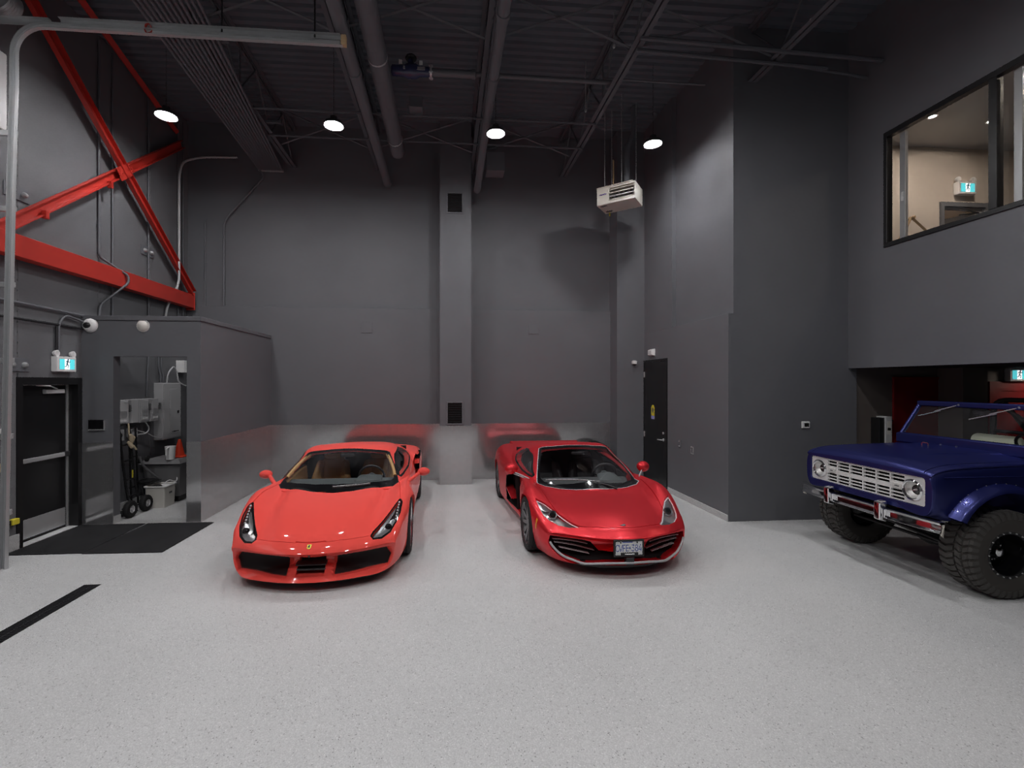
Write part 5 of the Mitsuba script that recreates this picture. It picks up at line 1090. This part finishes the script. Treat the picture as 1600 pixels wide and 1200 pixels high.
    cut = cutz(wo, .4, 1.4) + cuty(so, .42, 1.2) + cuty(so, -1.2, -.42)
    part(car, 'headliner', wallsheet(solid - cut, liner(GH[1:5], .38)), 'm_black_matte', 40, 'black cabin lining')
    part(car, 'windscreen', sheet(solid, cutz(wi, .4, 1.4)), 'm_glass', 40)
    part(car, 'windscreen_border', mv(sheet(solid, cutz(wo.difference(wi), .4, 1.4)), tr(0, 0, -.001)), 'm_gloss_black', 40, 'black border and cowl of the windscreen')
    part(car, 'windscreen_trim', mv(sheet(solid, cutz(wo.difference(wo.buffer(-.011)), .4, 1.4)), tr(0, 0, .001)), 'm_lip_grey', 40, 'thin grey trim around the windscreen')
    low = solid.translate((0, 0, -.055)); mid = solid.translate((0, 0, -.022))
    for s in (1, -1):
        P = cutz([(x, s * y) for x, y in hlp.exterior.coords], .44, 1.0); Pi = cutz([(x, s * y) for x, y in hli.exterior.coords], .44, 1.0)
        k = part(car, 'headlight', sheet(low, P), 'm_headlight_bowl', 40, 'drop-shaped headlight with pale silver surround')
        part(k, 'lens', sheet(solid, P), 'm_lens', 40)
        part(k, 'surround', sheet(mid, P - Pi), 'm_lamp_white', 40)
        tip = Polygon([(.50, .59), (.58, .53), (.66, .46), (.64, .57), (.585, .665), (.56, .60)])
        part(k, 'reflector', sheet(solid.translate((0, 0, -.03)), cutz([(x, s * y) for x, y in tip.exterior.coords], .44, 1.0)), 'm_lamp_silver', 40)
        tip2 = Polygon([(.15, .825), (.22, .755), (.31, .70), (.33, .76), (.27, .81)])
        part(k, 'reflector', sheet(solid.translate((0, 0, -.03)), cutz([(x, s * y) for x, y in tip2.exterior.coords], .44, 1.0)), 'm_lamp_silver', 40)
        c = (.395, s * .695, .555); Mx = tr(*c) @ rot([0, 1, 0], 52)
        part(k, 'projector_ring', mv(lathe([(.034, -.02), (.036, .012), (.047, .016), (.052, .008), (.052, -.02)], 28, 'z', closed=True), Mx), 'm_lamp_silver', 40)
        part(k, 'projector', mv(tm(Manifold.sphere(.034, 20)), Mx), 'm_gloss_black', True)
        # slats of the intake
    back = solid.translate((-.13, 0, 0))
    k = part(car, 'front_intake', sheet(back, cutx(gp.buffer(.02), .2, 1.2)), 'm_black_matte', 40, 'black front intake with thin bright slats')
    for s in (1, -1):
        for (a, b, c) in (((.735, .338), (.56, .325), (.36, .292)), ((.715, .300), (.56, .283), (.30, .235)), ((.665, .252), (.54, .232), (.36, .205))):
            ln = smoothline([a, b, c], 8); P = cutx(LineString([(s * y, z) for y, z in ln]).buffer(.0032), .3, 1.2)
            part(k, 'slat', tm(P ^ (solid.translate((-.03, 0, 0)) - solid.translate((-.07, 0, 0)))), 'm_lip_grey')
    lipc = [(.775, .315), (.735, .255), (.66, .192), (.54, .156), (.44, .138), (.34, .150), (.22, .163), (0, .168)]
    lipl = smoothline(lipc, 6); full = [(-y, z) for y, z in lipl] + [(y, z) for y, z in lipl[::-1]][1:]
    part(car, 'front_lip', tube([(.888 - .46 * (abs(y) / .95) ** 2 + .012, y, z + .006) for y, z in full], .0135, 8), 'm_lip_grey', 50, 'pale grey lip of the front bumper')
    part(car, 'splitter', prism(sym([(.80, -.001), (.78, .25), (.70, .46), (.58, .58), (.42, .68), (.40, .58), (.40, -.001)]), .085, .135), 'm_black', False)
    # licence plate
    px = .892
    k = part(car, 'licence_plate', bx(px, px + .006, -.152, .152, .252, .408, .002), 'm_white', False, 'white licence plate CVFE 384 with blue characters in a black frame')
    part(k, 'frame', tm(MF(bx(px - .012, px + .012, -.166, .166, .240, .420, .004)) - MF(bx(px - .1, px + .1, -.148, .148, .258, .402))), 'm_black')
    part(k, 'frame_tab', bx(px + .004, px + .014, -.09, .10, .252, .285, .003), 'm_black')
    part(k, 'frame_tab', bx(px + .004, px + .015, -.05, .06, .262, .278, .003), 'm_white')
    part(k, 'header', bx(px + .004, px + .008, -.07, .04, .389, .400), 'm_ink_blue')
    for i, ch in enumerate('CVFE'):
        part(k, 'character', text_on(ch, .070, (px + .0068, -.125 + i * .036, .332), (0, .72, 0), (0, 0, 1)), 'm_ink_blue')
    for i, ch in enumerate('384'):
        part(k, 'character', text_on(ch, .070, (px + .0068, .045 + i * .039, .332), (0, .72, 0), (0, 0, 1)), 'm_ink_blue')
    part(k, 'crown', bx(px + .006, px + .0078, .004, .018, .320, .344, .0005), 'm_ink_blue')
    for y in (-.09, .09): part(k, 'screw', mv(lathe([(0, .004), (.007, .003), (.007, 0)], 10, 'x'), tr(px + .007, y, .390)), 'm_black')
    part(car, 'front_camera', bx(.845, .905, -.03, .06, .150, .232, .006), 'm_dark_trim', False, 'small dark sensor block below the plate')
    for s in (1, -1):
        k = part(car, 'side_scoop', mv(wallsheet(solid, cutx([(s * y, z) for y, z in Polygon(sc).buffer(-.003).exterior.coords], -1.975, -1.12)), tr(0, 0, 0)), 'm_black_matte', False, 'large black air scoop behind the door')
        part(k, 'blade', prism([(-1.95, .40), (-1.25, .33), (-1.25, .345), (-1.95, .43)], s * .79 if s > 0 else -.915, .915 if s > 0 else -.79, 'xz'), 'm_paint_candy')
        k = part(car, 'door_mirror', tm(mirror_head((-.87, s * .975, .855), .15, .090, .078, s)), 'm_paint_candy', 50)
        for dz in (0, .022): part(k, 'arm', tube(smoothline([(-.56, s * .775, .765 + dz * .3), (-.70, s * .86, .775 + dz), (-.86, s * .96, .795 + dz)]), .009, 8), 'm_lip_grey', 40)
        part(k, 'glass', mv(lathe([(0, 0), (.06, 0)], 20, 'x'), tr(-.94, s * .985, .842) @ np.diag([1, 1.1, .8, 1])), 'm_chrome')
        part(car, 'tail_lamp', tube(smoothline([(-3.36, s * .45, .80), (-3.38, s * .66, .78), (-3.30, s * .80, .70)]), .016, 8), 'm_plastic_red', 40)
        part(car, 'exhaust', lathe([(.05, 0), (.06, 0), (.06, .10), (.05, .10)], 20, 'x', (-3.52, s * .16, .62), closed=True), 'm_steel', 40)
        part(car, 'side_marker', mv(sheet(solid, cuty(Polygon([(.345, .40), (.375, .385), (.385, .50), (.355, .52)]), *((.5, 1.1) if s > 0 else (-1.1, -.5)))), tr(0, s * .002, 0)), 'm_amber', 40)
    part(car, 'rear_wing', tm(Manifold.batch_hull([Manifold.sphere(.018, 8).translate((x, s * y, z)) for s in (1, -1) for x, y, z in ((-2.80, .60, .925), (-3.02, .64, .955), (-3.02, .64, .925))])), 'm_paint_candy', 40, 'red rear wing')
    part(car, 'rear_grille', bx(-3.48, -3.3, -.62, .62, .45, .76, .03), 'm_mesh_black')
    part(car, 'badge', mv(sheet(solid, cutz(Polygon([(.735, -.035), (.745, .0), (.740, .034), (.722, .036), (.712, .018), (.722, -.004)]), .3, .7)), tr(.002, 0, .003)), 'm_lamp_silver', 40, 'small silver badge on the nose')
    # wiper (one long arm)
    wp = np.array([(-.30, -.05, .752), (-.25, .14, .735), (-.165, .30, .690)]); wp = smoothline(wp, 6)
    k = part(car, 'wiper', tube(wp + [0, 0, .015], .011, 6), 'm_dark_trim', 40)
    part(k, 'blade', tube(smoothline([(-.42, -.58, .785), (-.36, -.25, .795), (-.30, .12, .775)], 6), .007, 6), 'm_steel', 40)
    # cabin
    part(car, 'floor_pan', bx(-2.1, -.3, -.70, .70, .19, .23), 'm_black_matte')
    part(car, 'bulkhead', bx(-2.02, -1.98, -.70, .70, .2, 1.0), 'm_black_matte')
    dsh = Manifold.batch_hull([Manifold.sphere(.04, 10).translate(p) for p in ((-.46, -.54, .68), (-.46, .54, .68), (-.66, -.60, .72), (-.66, .60, .72), (-.72, -.58, .58), (-.72, .58, .58))])
    k = part(car, 'dashboard', tm(dsh), 'm_dash_dark', 40)
    part(k, 'binnacle', tm(Manifold.batch_hull([Manifold.sphere(.03, 10).translate(p) for p in ((-.56, .22, .72), (-.56, .50, .72), (-.72, .26, .77), (-.72, .46, .77), (-.66, .36, .80))])), 'm_dash_grey', 40)
    wheel_steer(car, (-.80, .36, .77), 'm_dark_trim', .17)
    for s in (1, -1):
        seat(car, (-1.28, s * .33, .30), 'm_dark_trim', 'm_dark_trim')
        part(car, 'door_card', tm(Manifold.batch_hull([Manifold.sphere(.03, 8).translate(p) for p in ((-.55, s * .69, .70), (-1.6, s * .72, .76), (-1.6, s * .70, .40), (-.55, s * .66, .45))])), 'm_dark_trim', 40)
    part(car, 'centre_console', rbx(-1.4, -.70, -.10, .10, .25, .60, .05), 'm_dark_trim', 40)
    part(car, 'rear_view_mirror', rbx(-1.02, -.99, -.06, .14, 1.02, 1.065, .012), 'm_dark_trim', 40)
    for nm, x in (('front_wheel', -.085), ('rear_wheel', -2.70)):
        for s in (1, -1):
            Wd = .235 if x > -1 else .29; yc = .815 if x > -1 else .79
            road_wheel(car, nm, 0, (x, s * yc, .328), s, .328, Wd, .250, 5, .075, 'm_rim_dark')
    return car
build_candy()
# ================================================================ blue off-road truck
scene['m_paint_blue'] = {'type': 'twosided', 'bsdf': {'type': 'principled', 'base_color': {'type': 'rgb', 'value': [.020, .026, .155]}, 'metallic': .65, 'roughness': .28, 'specular': .5, 'clearcoat': 1.0, 'clearcoat_gloss': 1.0}}
pr('m_grille_white', (.60, .60, .59), .4)
pr('m_seat_cream', (.52, .55, .44), .55)
pr('m_bowl', (.78, .78, .76), .38, .9); pr('m_signal', (.52, .52, .50), .25)
pr('m_tread', (.078, .075, .071), .8, spec=.25); pr('m_sidewall', (.066, .061, .056), .75, spec=.25); pr('m_under', (.015, .015, .016), .5, spec=.4)
def offroad_wheel(key, name, at, side, tread_parts):
    R, W, rim = .425, .31, .215; w = W / 2
    M = tr(*at) @ (np.eye(4) if side > 0 else rot([0, 0, 1], 180))
    prof = [(rim - .01, -w * .74), (rim + .015, -w * .90), (rim + .10, -w), (R - .055, -w * .97), (R - .020, -w * .86), (R - .016, 0), (R - .020, w * .86), (R - .055, w * .97), (rim + .10, w), (rim + .015, w * .90), (rim - .01, w * .74)]
    k = part(key, name, mv(lathe(prof, 72, 'y'), M), 'm_sidewall', 40, 'big mud-terrain tyre on a deep black beadlock wheel')
    n = 38
    def blk(y0, y1, r0, r1, a, sk, da, taper=.012):
        """lug between lateral y0..y1, angular width da, skewed by sk"""
        P = []
        for y, off in ((y0, 0.0), (y1, sk)):
            for t in (-da / 2, da / 2):
                for r, sh in ((r0, 0), (r1, taper)):
                    tt = a + off + t * (1 - sh * 6); yy = y + (sh if y == y0 else -sh) * .5
                    P.append((r * math.sin(tt), yy, r * math.cos(tt)))
        return hull(P)
    allb = []
    pit = 2 * PI / n
    protos = []
    for sd in (-1, 1):
        sh = .5 * pit if sd > 0 else 0
        protos.append(blk(sd * .008, sd * .066, R - .022, R + .001, sh, .07, pit * .70))
        protos.append(blk(sd * .076, sd * .128, R - .024, R - .001, sh + pit * .45, -.05, pit * .66))
        # shoulder lug wraps down the sidewall
        P = []
        long = 1
        for y, r in ((sd * .128, R - .004), (sd * .148, R - .022), (sd * .158, R - .080), (sd * .140, R - .085), (sd * .120, R - .030)):
            for t in (-pit * .30, pit * .30): P.append((r * math.sin(sh + t + pit * .05), y, r * math.cos(sh + t + pit * .05)))
        protos.append(hull(P))
    if tread_parts:
        for p in protos:
            d = mikit.ply(p, 'm_tread')
            for i in range(n):
                kk = numbered_part(k, 'tread_block'); scene[kk] = {**d, 'to_world': to4(PLACE[key] @ M @ rot([0, 1, 0], 360.0 * i / n))}
    else:
        part(k, 'tread', mv(cat([mv(p, rot([0, 1, 0], 360.0 * i / n)) for p in protos for i in range(n)]), M), 'm_tread', False, None, 'stuff')
    barrel = lathe([(rim + .004, -w * .80), (rim - .01, -w * .7), (rim - .03, -w * .3), (rim - .025, w * .6), (rim - .012, w * .80)], 56, 'y')
    part(k, 'rim_barrel', mv(barrel, M), 'm_gloss_black', 40)
    part(k, 'beadlock_ring', mv(lathe([(rim - .014, w * .76), (rim - .014, w * .86), (rim + .014, w * .88), (rim + .016, w * .80)], 56, 'y', closed=True), M), 'm_under', 40)
    bolt = lathe([(0, .009), (.0065, .008), (.008, 0)], 8, 'y')
    for i in range(20):
        a = 2 * PI * i / 20
        part(k, 'bolt', mv(bolt, M @ tr((rim + .001) * math.sin(a), w * .87, (rim + .001) * math.cos(a))), 'm_steel')
    face = lathe([(rim - .03, -w * .25), (.12, -w * .10), (.07, -w * .05), (.0, -w * .05)], 40, 'y')
    part(k, 'wheel_face', mv(face, M), 'm_gloss_black', 40)
    for i in range(5):
        part(k, 'lug_nut', mv(lathe([(0, .025), (.010, .022), (.011, 0)], 8, 'y'), M @ rot([0, 1, 0], 72 * i + 20) @ tr(0, -w * .07, .085)), 'm_chrome', 40)
    part(k, 'hub', mv(lathe([(.052, -w * .05), (.050, w * .25), (.042, w * .35), (.020, w * .38), (0, w * .38)], 28, 'y'), M), 'm_chrome', 40, 'chrome locking hub')
    return k
def build_truck():
    car = thing('offroad_truck', 'dark blue vintage open off-road truck with white slotted grille and chrome bumper', 'truck')
    c, s_ = math.cos(.023), math.sin(.023); M = np.eye(4)
    M[:3, 0] = (-c, s_, 0); M[:3, 1] = (-s_, -c, 0); M[:3, 3] = (5.395, 4.808, 0); PLACE[car] = M
    def st(x, zb, sh, cr, inn, hd, w=.80): return station(x, 0, [(0, zb), (.5, zb), (w - .05, zb), (w - .004, zb + .12), (w, sh), (w - .028, cr), (.695, inn), (.35, hd), (0, hd + .005)])
    front = loft([st(.708, .785, 1.06, 1.150, 1.178, 1.190, .785), st(.680, .780, 1.08, 1.178, 1.210, 1.228, .796), st(.62, .775, 1.10, 1.200, 1.236, 1.262), st(.45, .72, 1.12, 1.228, 1.268, 1.292),
                  st(.15, .70, 1.15, 1.243, 1.283, 1.308), st(-.2, .70, 1.17, 1.253, 1.293, 1.318), st(-.52, .70, 1.18, 1.260, 1.300, 1.325)], m=12, mu=12, creases=(1, 5), bulge0=.004, relax=3)
    well = both(lambda q: MF(cyl((.02, q * .42, .50), (.02, q * 1.0, .50), .528, 56)))
    inner = MF(bx(-.50, .60, -.62, .62, .3, 1.16))
    body = front - well - inner
    # recess for the grille
    body = body - cutx(sbox(-.69, .885, .69, 1.113).buffer(.032, quad_segs=6), .640, .9)
    # hood gap lines
    dn = front.translate((0, 0, -.012))
    for q in (1, -1):
        body = body - (cutz(line_poly([(.70, q * .702), (-.52, q * .702)], .008), .9, 1.5) - dn)
    ridge = both(lambda q: cutz([(.55, q * .15), (.50, q * .42), (-.50, q * .50), (-.50, q * .47), (.48, q * .39), (.52, q * .12)], 1.0, 1.5))
    part(car, 'front_body', tm(body), 'm_paint_blue', 32)
    rise = hull([(.40, q * y, 1.288) for q in (1, -1) for y in (.08, .28)], [(-.50, q * .46, 1.318) for q in (1, -1)], [(.10, q * .30, 1.325) for q in (1, -1)], [(-.48, q * .40, 1.342) for q in (1, -1)])
    part(car, 'hood_rise', rise, 'm_paint_blue', 25)
    # tub behind the cowl
    tub = MF(bx(-2.75, -.50, -.80, .80, .66, 1.27, .03)) - MF(bx(-2.69, -.62, -.735, .735, .72, 1.5)) - both(lambda q: MF(cyl((-2.34, q * .42, .48), (-2.34, q * 1.0, .48), .50, 48)))
    for q in (1, -1):
        for x in (-.62, -1.42): tub = tub - MF(bx(x - .004, x + .004, q * .79, q * .9, .70, 1.3))
    part(car, 'tub', tm(tub), 'm_paint_blue', 32)
    for q in (1, -1):
        part(car, 'door_rail', rbx(-1.42, -.55, q * .80 - .03, q * .80 + .03, 1.255, 1.29, .012), 'm_paint_blue', 40)
        part(car, 'door_handle', rbx(-1.34, -1.20, q * .80 - .01 * 0 - .014, q * .80 + .016, 1.13, 1.155, .008, 8), 'm_chrome', 40)
        part(car, 'body_moulding', hull([(.60, q * .798, 1.158), (.60, q * .808, 1.163), (.60, q * .798, 1.168), (-2.7, q * .798, 1.178), (-2.7, q * .808, 1.183), (-2.7, q * .798, 1.188)]), 'm_paint_blue')
        # flares
        for x0, z0, ra, a0, a1, nm in ((.02, .50, .528, 28, 172, 'fender_flare'), (-2.34, .48, .50, 20, 165, 'fender_flare')):
            prof = [(ra + .075, .788), (ra + .070, .82), (ra + .045, .872), (ra + .030, .898), (ra + .004, .905), (ra - .004, .895), (ra - .002, .788)]
            A = np.radians(np.linspace(a0, a1, 40)); P = np.array([[(x0 + r * math.cos(a), q * y, z0 + r * math.sin(a)) for r, y in prof + prof[:1]] for a in A])
            fm = grid(P); fl = part(car, nm, fm, 'm_paint_blue', 50)
            for a in np.radians(np.linspace(a0 + 8, a1 - 8, 14)): part(fl, 'bolt', tm(Manifold.sphere(.007, 8).translate((x0 + (ra + .074) * math.cos(a), q * .806, z0 + (ra + .074) * math.sin(a)))), 'm_chrome', True)
    # grille panel with slots
    gp = cutx(sbox(-.69, .885, .69, 1.113).buffer(.028, quad_segs=6), .664, .692)
    cols = [(-.470, -.334), (-.318, -.162), (-.147, .011), (.026, .175), (.189, .339), (.354, .500)]
    rows_u = [(1.093, 1.119), (1.055, 1.081), (1.018, 1.043)]; rows_l = [(.943, .969), (.906, .931), (.869, .894)]
    slots = []
    for ci, (a, b) in enumerate(cols):
        for zz in rows_u[:2] + ([rows_u[2]] if 0 < ci < 5 else []) + ([] if ci in (0, 5) else []) + rows_l[(0 if ci in (0, 5) else 0):]:
            slots.append(MF(bx(.6, .75, a + .001, b - .001, *zz)))
    gp = gp - Manifold.batch_boolean(slots, m3.OpType.Add)
    for q in (1, -1): gp = gp - MF(cyl((.6, q * .588, 1.0), (.75, q * .588, 1.0), .088, 40))
    g = part(car, 'grille', tm(gp), 'm_grille_white', False, 'white grille panel with black slots')
    part(g, 'backing', bx(.645, .652, -.71, .71, .862, 1.136), 'm_black_matte')
    for a, b in ((-.450, -.352), (.372, .482)):
        part(g, 'turn_signal', rbx(.688, .702, a, b, .978, 1.036, .006, 8), 'm_signal', 40)
        part(g, 'signal_bar', bx(.700, .704, a + .03, b - .03, 1.000, 1.012), 'm_grey_dark')
    for q in (1, -1):
        h = part(car, 'headlight', mv(lathe([(.0, -.055), (.04, -.045), (.070, -.02), (.083, .004)], 36, 'x'), tr(.690, q * .588, 1.0)), 'm_bowl', 40, 'round headlight with chrome ring')
        part(h, 'chrome_ring', mv(lathe([(.082, -.01), (.083, .018), (.092, .026), (.106, .016), (.110, -.004)], 40, 'x'), tr(.690, q * .588, 1.0)), 'm_chrome', 40)
        part(h, 'lens', mv(lathe([(.0, .034), (.03, .032), (.06, .024), (.082, .010)], 36, 'x'), tr(.690, q * .588, 1.0)), 'm_lens', True)
        part(h, 'bulb', mv(lathe([(.0, .004), (.008, -.01), (.010, -.045)], 16, 'x'), tr(.690, q * .588, 1.0)), 'm_lamp_white', 40)
        for i in range(-3, 4):
            part(h, 'lens_flute', mv(bx(-.0015, .0015, -.002, .002, -.07 + abs(i) * .006, .07 - abs(i) * .006), tr(.690 + .020 - abs(i) * .002, q * .588 + i * .018, 1.0)), 'm_lens')
    # bumper
    def bump_prof(x): return [(x - .03, .645), (x - .004, .642), (x + .006, .650), (x - .010, .672), (x - .010, .722), (x + .006, .744), (x - .004, .752), (x - .05, .752), (x - .05, .748), (x - .008, .747), (x - .016, .724), (x - .016, .670), (x - .008, .648), (x - .03, .649)]
    ys = np.linspace(-.862, .862, 25); P = np.array([[(px - .05 * (abs(y) / .862) ** 4, y, pz) for px, pz in bump_prof(.760) + bump_prof(.760)[:1]] for y in ys])
    b = part(car, 'front_bumper', grid(P), 'm_chrome', 30, 'polished chrome bumper with two upright guards')
    for y in (-.36, .312):
        gd = Manifold.batch_hull([Manifold.sphere(.016, 12).translate((x, y + dy, z)) for x, dy, z in ((.800, -.022, .635), (.800, .022, .635), (.800, -.022, .800), (.800, .022, .800), (.745, -.026, .62), (.745, .026, .62), (.745, -.026, .81), (.745, .026, .81))])
        part(b, 'bumper_guard', tm(gd), 'm_chrome', 40)
        part(b, 'guard_side', bx(.74, .78, y + .045, y + .060, .655, .745, .004), 'm_chrome')
    for q in (1, -1):
        part(b, 'bumper_bracket', bx(.30, .73, q * .36 - .03, q * .36 + .03, .67, .73), 'm_under')
        part(b, 'end_bracket', hull([(.68, q * .83, .72), (.68, q * .87, .70), (.66, q * .85, .60), (.70, q * .865, .62), (.66, q * .86, .73), (.70, q * .83, .66)]), 'm_cream')
    # windscreen frame, glass, wipers
    bl, br_, tl, tr_ = (-.50, -.70, 1.385), (-.50, .70, 1.385), (-.71, -.635, 1.815), (-.71, .635, 1.815)
    wsf = part(car, 'windscreen_frame', cat(rbx(-.56, -.47, -.745, .745, 1.31, 1.435, .02, 10), mv(rbx(-.035, .035, -.665, .665, -.030, .034, .015, 10), tr(-.715, 0, 1.815))), 'm_paint_blue', 40)
    for q in (1, -1):
        part(wsf, 'pillar', tube([(-.50, q * .715, 1.38), (-.715, q * .645, 1.815)], .026, 10), 'm_paint_blue', 40)
    gl = grid(np.array([[(-.515, -.69, 1.43), (-.705, -.63, 1.79)], [(-.515, .69, 1.43), (-.705, .63, 1.79)]])); part(car, 'windscreen', gl, 'm_glass')
    for a, b2 in (((-.69, -.169, 1.815), (-.635, -.60, 1.655)), ((-.69, .417, 1.815), (-.635, -.02, 1.655))):
        k = part(car, 'wiper', tube([a, (np.array(a) * .45 + np.array(b2) * .55) + [.02, 0, 0]], .006, 6), 'm_steel')
        part(k, 'blade', tube([np.array(a) * .58 + np.array(b2) * .42 + [.012, 0, -.012], b2], .007, 6), 'm_steel')
        part(k, 'pivot', tm(Manifold.sphere(.018, 10).translate(a)), 'm_chrome', True)
    part(car, 'cabin_mirror', rbx(-.80, -.77, -.10, .10, 1.70, 1.76, .012), 'm_dark_trim', 40)
    part(car, 'hood_loop', mv(tube(bend([(0, -.035, -.035), (0, .035, -.035), (0, .035, .035), (0, -.035, .035), (0, -.035, -.035)], .015, 4), .006, 6), tr(-.12, -.04, 1.352)), 'm_chrome', 40, 'small square chrome loop behind the hood')
    for y in (.05, -.12): part(car, 'washer_nozzle', tm(Manifold.sphere(.012, 10).translate((-.40, y, 1.348))), 'm_chrome', True)
    # cabin
    part(car, 'dashboard', rbx(-.80, -.60, -.70, .70, 1.18, 1.32, .04), 'm_paint_blue', 40)
    Mw = tr(-1.0, .36, 1.36) @ rot([0, 1, 0], 35); th = np.linspace(0, 2 * PI, 40, endpoint=False)
    k = part(car, 'steering_wheel', mv(tube(np.c_[np.zeros(40), .195 * np.cos(th), .195 * np.sin(th)], .015, 8, closed=True), Mw), 'm_black', 40)
    for a in (0, 120, 240): part(k, 'spoke', mv(bx(-.008, .008, -.016, .016, .03, .185, .003), Mw @ rot([1, 0, 0], a)), 'm_black')
    part(k, 'column', mv(cyl((0, 0, 0), (.45, 0, 0), .028, 12), Mw), 'm_black', 40)
    for q in (1, -1):
        S = Manifold.sphere(.07, 14)
        k = part(car, 'seat', tm(Manifold.batch_hull([S.translate((x, q * .38 + y, z)) for x in (-1.0, -1.42) for y in (-.22, .22) for z in (.90, .98)])), 'm_seat_cream', 50, 'cream vinyl seat')
        part(k, 'backrest', tm(Manifold.batch_hull([S.translate((x, q * .38 + y, z)) for x, z in ((-1.36, 1.05), (-1.44, 1.36)) for y in (-.20, .20)])), 'm_seat_cream', 50)
    part(car, 'rear_bench', rbx(-2.4, -2.2, -.55, .55, .95, 1.38, .07), 'm_seat_cream', 50, 'cream vinyl rear bench')
    hoop = bend([(-1.75, -.68, .75), (-1.75, -.66, 1.86), (-1.75, .66, 1.86), (-1.75, .68, .75)], .16, 7)
    k = part(car, 'roll_bar', tube(hoop, .030, 12), 'm_black', 40, 'black tube roll bar')
    for q in (1, -1): part(k, 'rear_brace', tube([(-1.75, q * .55, 1.84), (-2.55, q * .60, .95)], .026, 10), 'm_black', 40)
    part(k, 'diagonal', tube([(-1.75, -.62, 1.80), (-1.75, .60, 1.0)], .022, 10), 'm_black', 40)
    part(k, 'crossbar', tube([(-1.75, -.66, 1.45), (-1.75, .66, 1.45)], .022, 10), 'm_black', 40)
    part(car, 'tail_panel', bx(-2.765, -2.75, -.60, .60, .80, 1.20, .005), 'm_paint_blue')
    for q in (1, -1): part(car, 'tail_lamp', mv(rbx(-.012, .012, -.035, .035, -.09, .09, .01), tr(-2.76, q * .71, 1.02)), 'm_plastic_red', 40)
    part(car, 'rear_bumper', rbx(-2.88, -2.80, -.82, .82, .62, .73, .015), 'm_chrome', 40)
    # chassis
    for q in (1, -1):
        part(car, 'frame_rail', bx(-2.8, .62, q * .36 - .035, q * .36 + .035, .62, .74), 'm_under')
        th = np.linspace(0, 2 * PI * 6, 120); part(car, 'coil_spring', tube(np.c_[.06 * np.cos(th), q * .44 + .06 * np.sin(th), .50 + .40 * th / th[-1]], .010, 6), 'm_under', 40)
        part(car, 'shock_absorber', tube([(.16, q * .50, .47), (.10, q * .48, 1.0)], [.028, .028], 10), 'm_under', 40)
        part(car, 'radius_arm', hull([(.08, q * .40, .40), (.08, q * .47, .40), (.08, q * .44, .50), (-1.1, q * .30, .52), (-1.1, q * .34, .52), (-1.1, q * .32, .58)]), 'm_under')
    part(car, 'front_axle', cyl((0, -.66, .425), (0, .66, .425), .045, 14), 'm_under', 40)
    part(car, 'differential', tm(Manifold.sphere(.14, 20).scale((1.1, .9, 1)).translate((.0, .16, .425))), 'm_under', 40)
    part(car, 'tie_rod', tube([(.22, -.60, .40), (.22, .60, .40)], .018, 10), 'm_under', 40)
    part(car, 'track_bar', tube([(.26, -.50, .52), (.28, .52, .44)], .020, 10), 'm_under', 40)
    part(car, 'skid_plate', hull([(.55, -.30, .60), (.55, .30, .60), (.20, -.28, .55), (.20, .28, .55), (.55, -.30, .64), (.55, .30, .64)]), 'm_under')
    part(car, 'rear_axle', cyl((-2.34, -.66, .425), (-2.34, .66, .425), .045, 14), 'm_under', 40)
    part(car, 'gearbox', rbx(-1.6, -.3, -.18, .18, .52, .78, .06), 'm_under', 40)
    for q in (1, -1):
        offroad_wheel(car, 'front_wheel', (0, .725 if q > 0 else -.80, .426), q, True)
        offroad_wheel(car, 'rear_wheel', (-2.34, q * .765, .426), q, False)
    return car
build_truck()
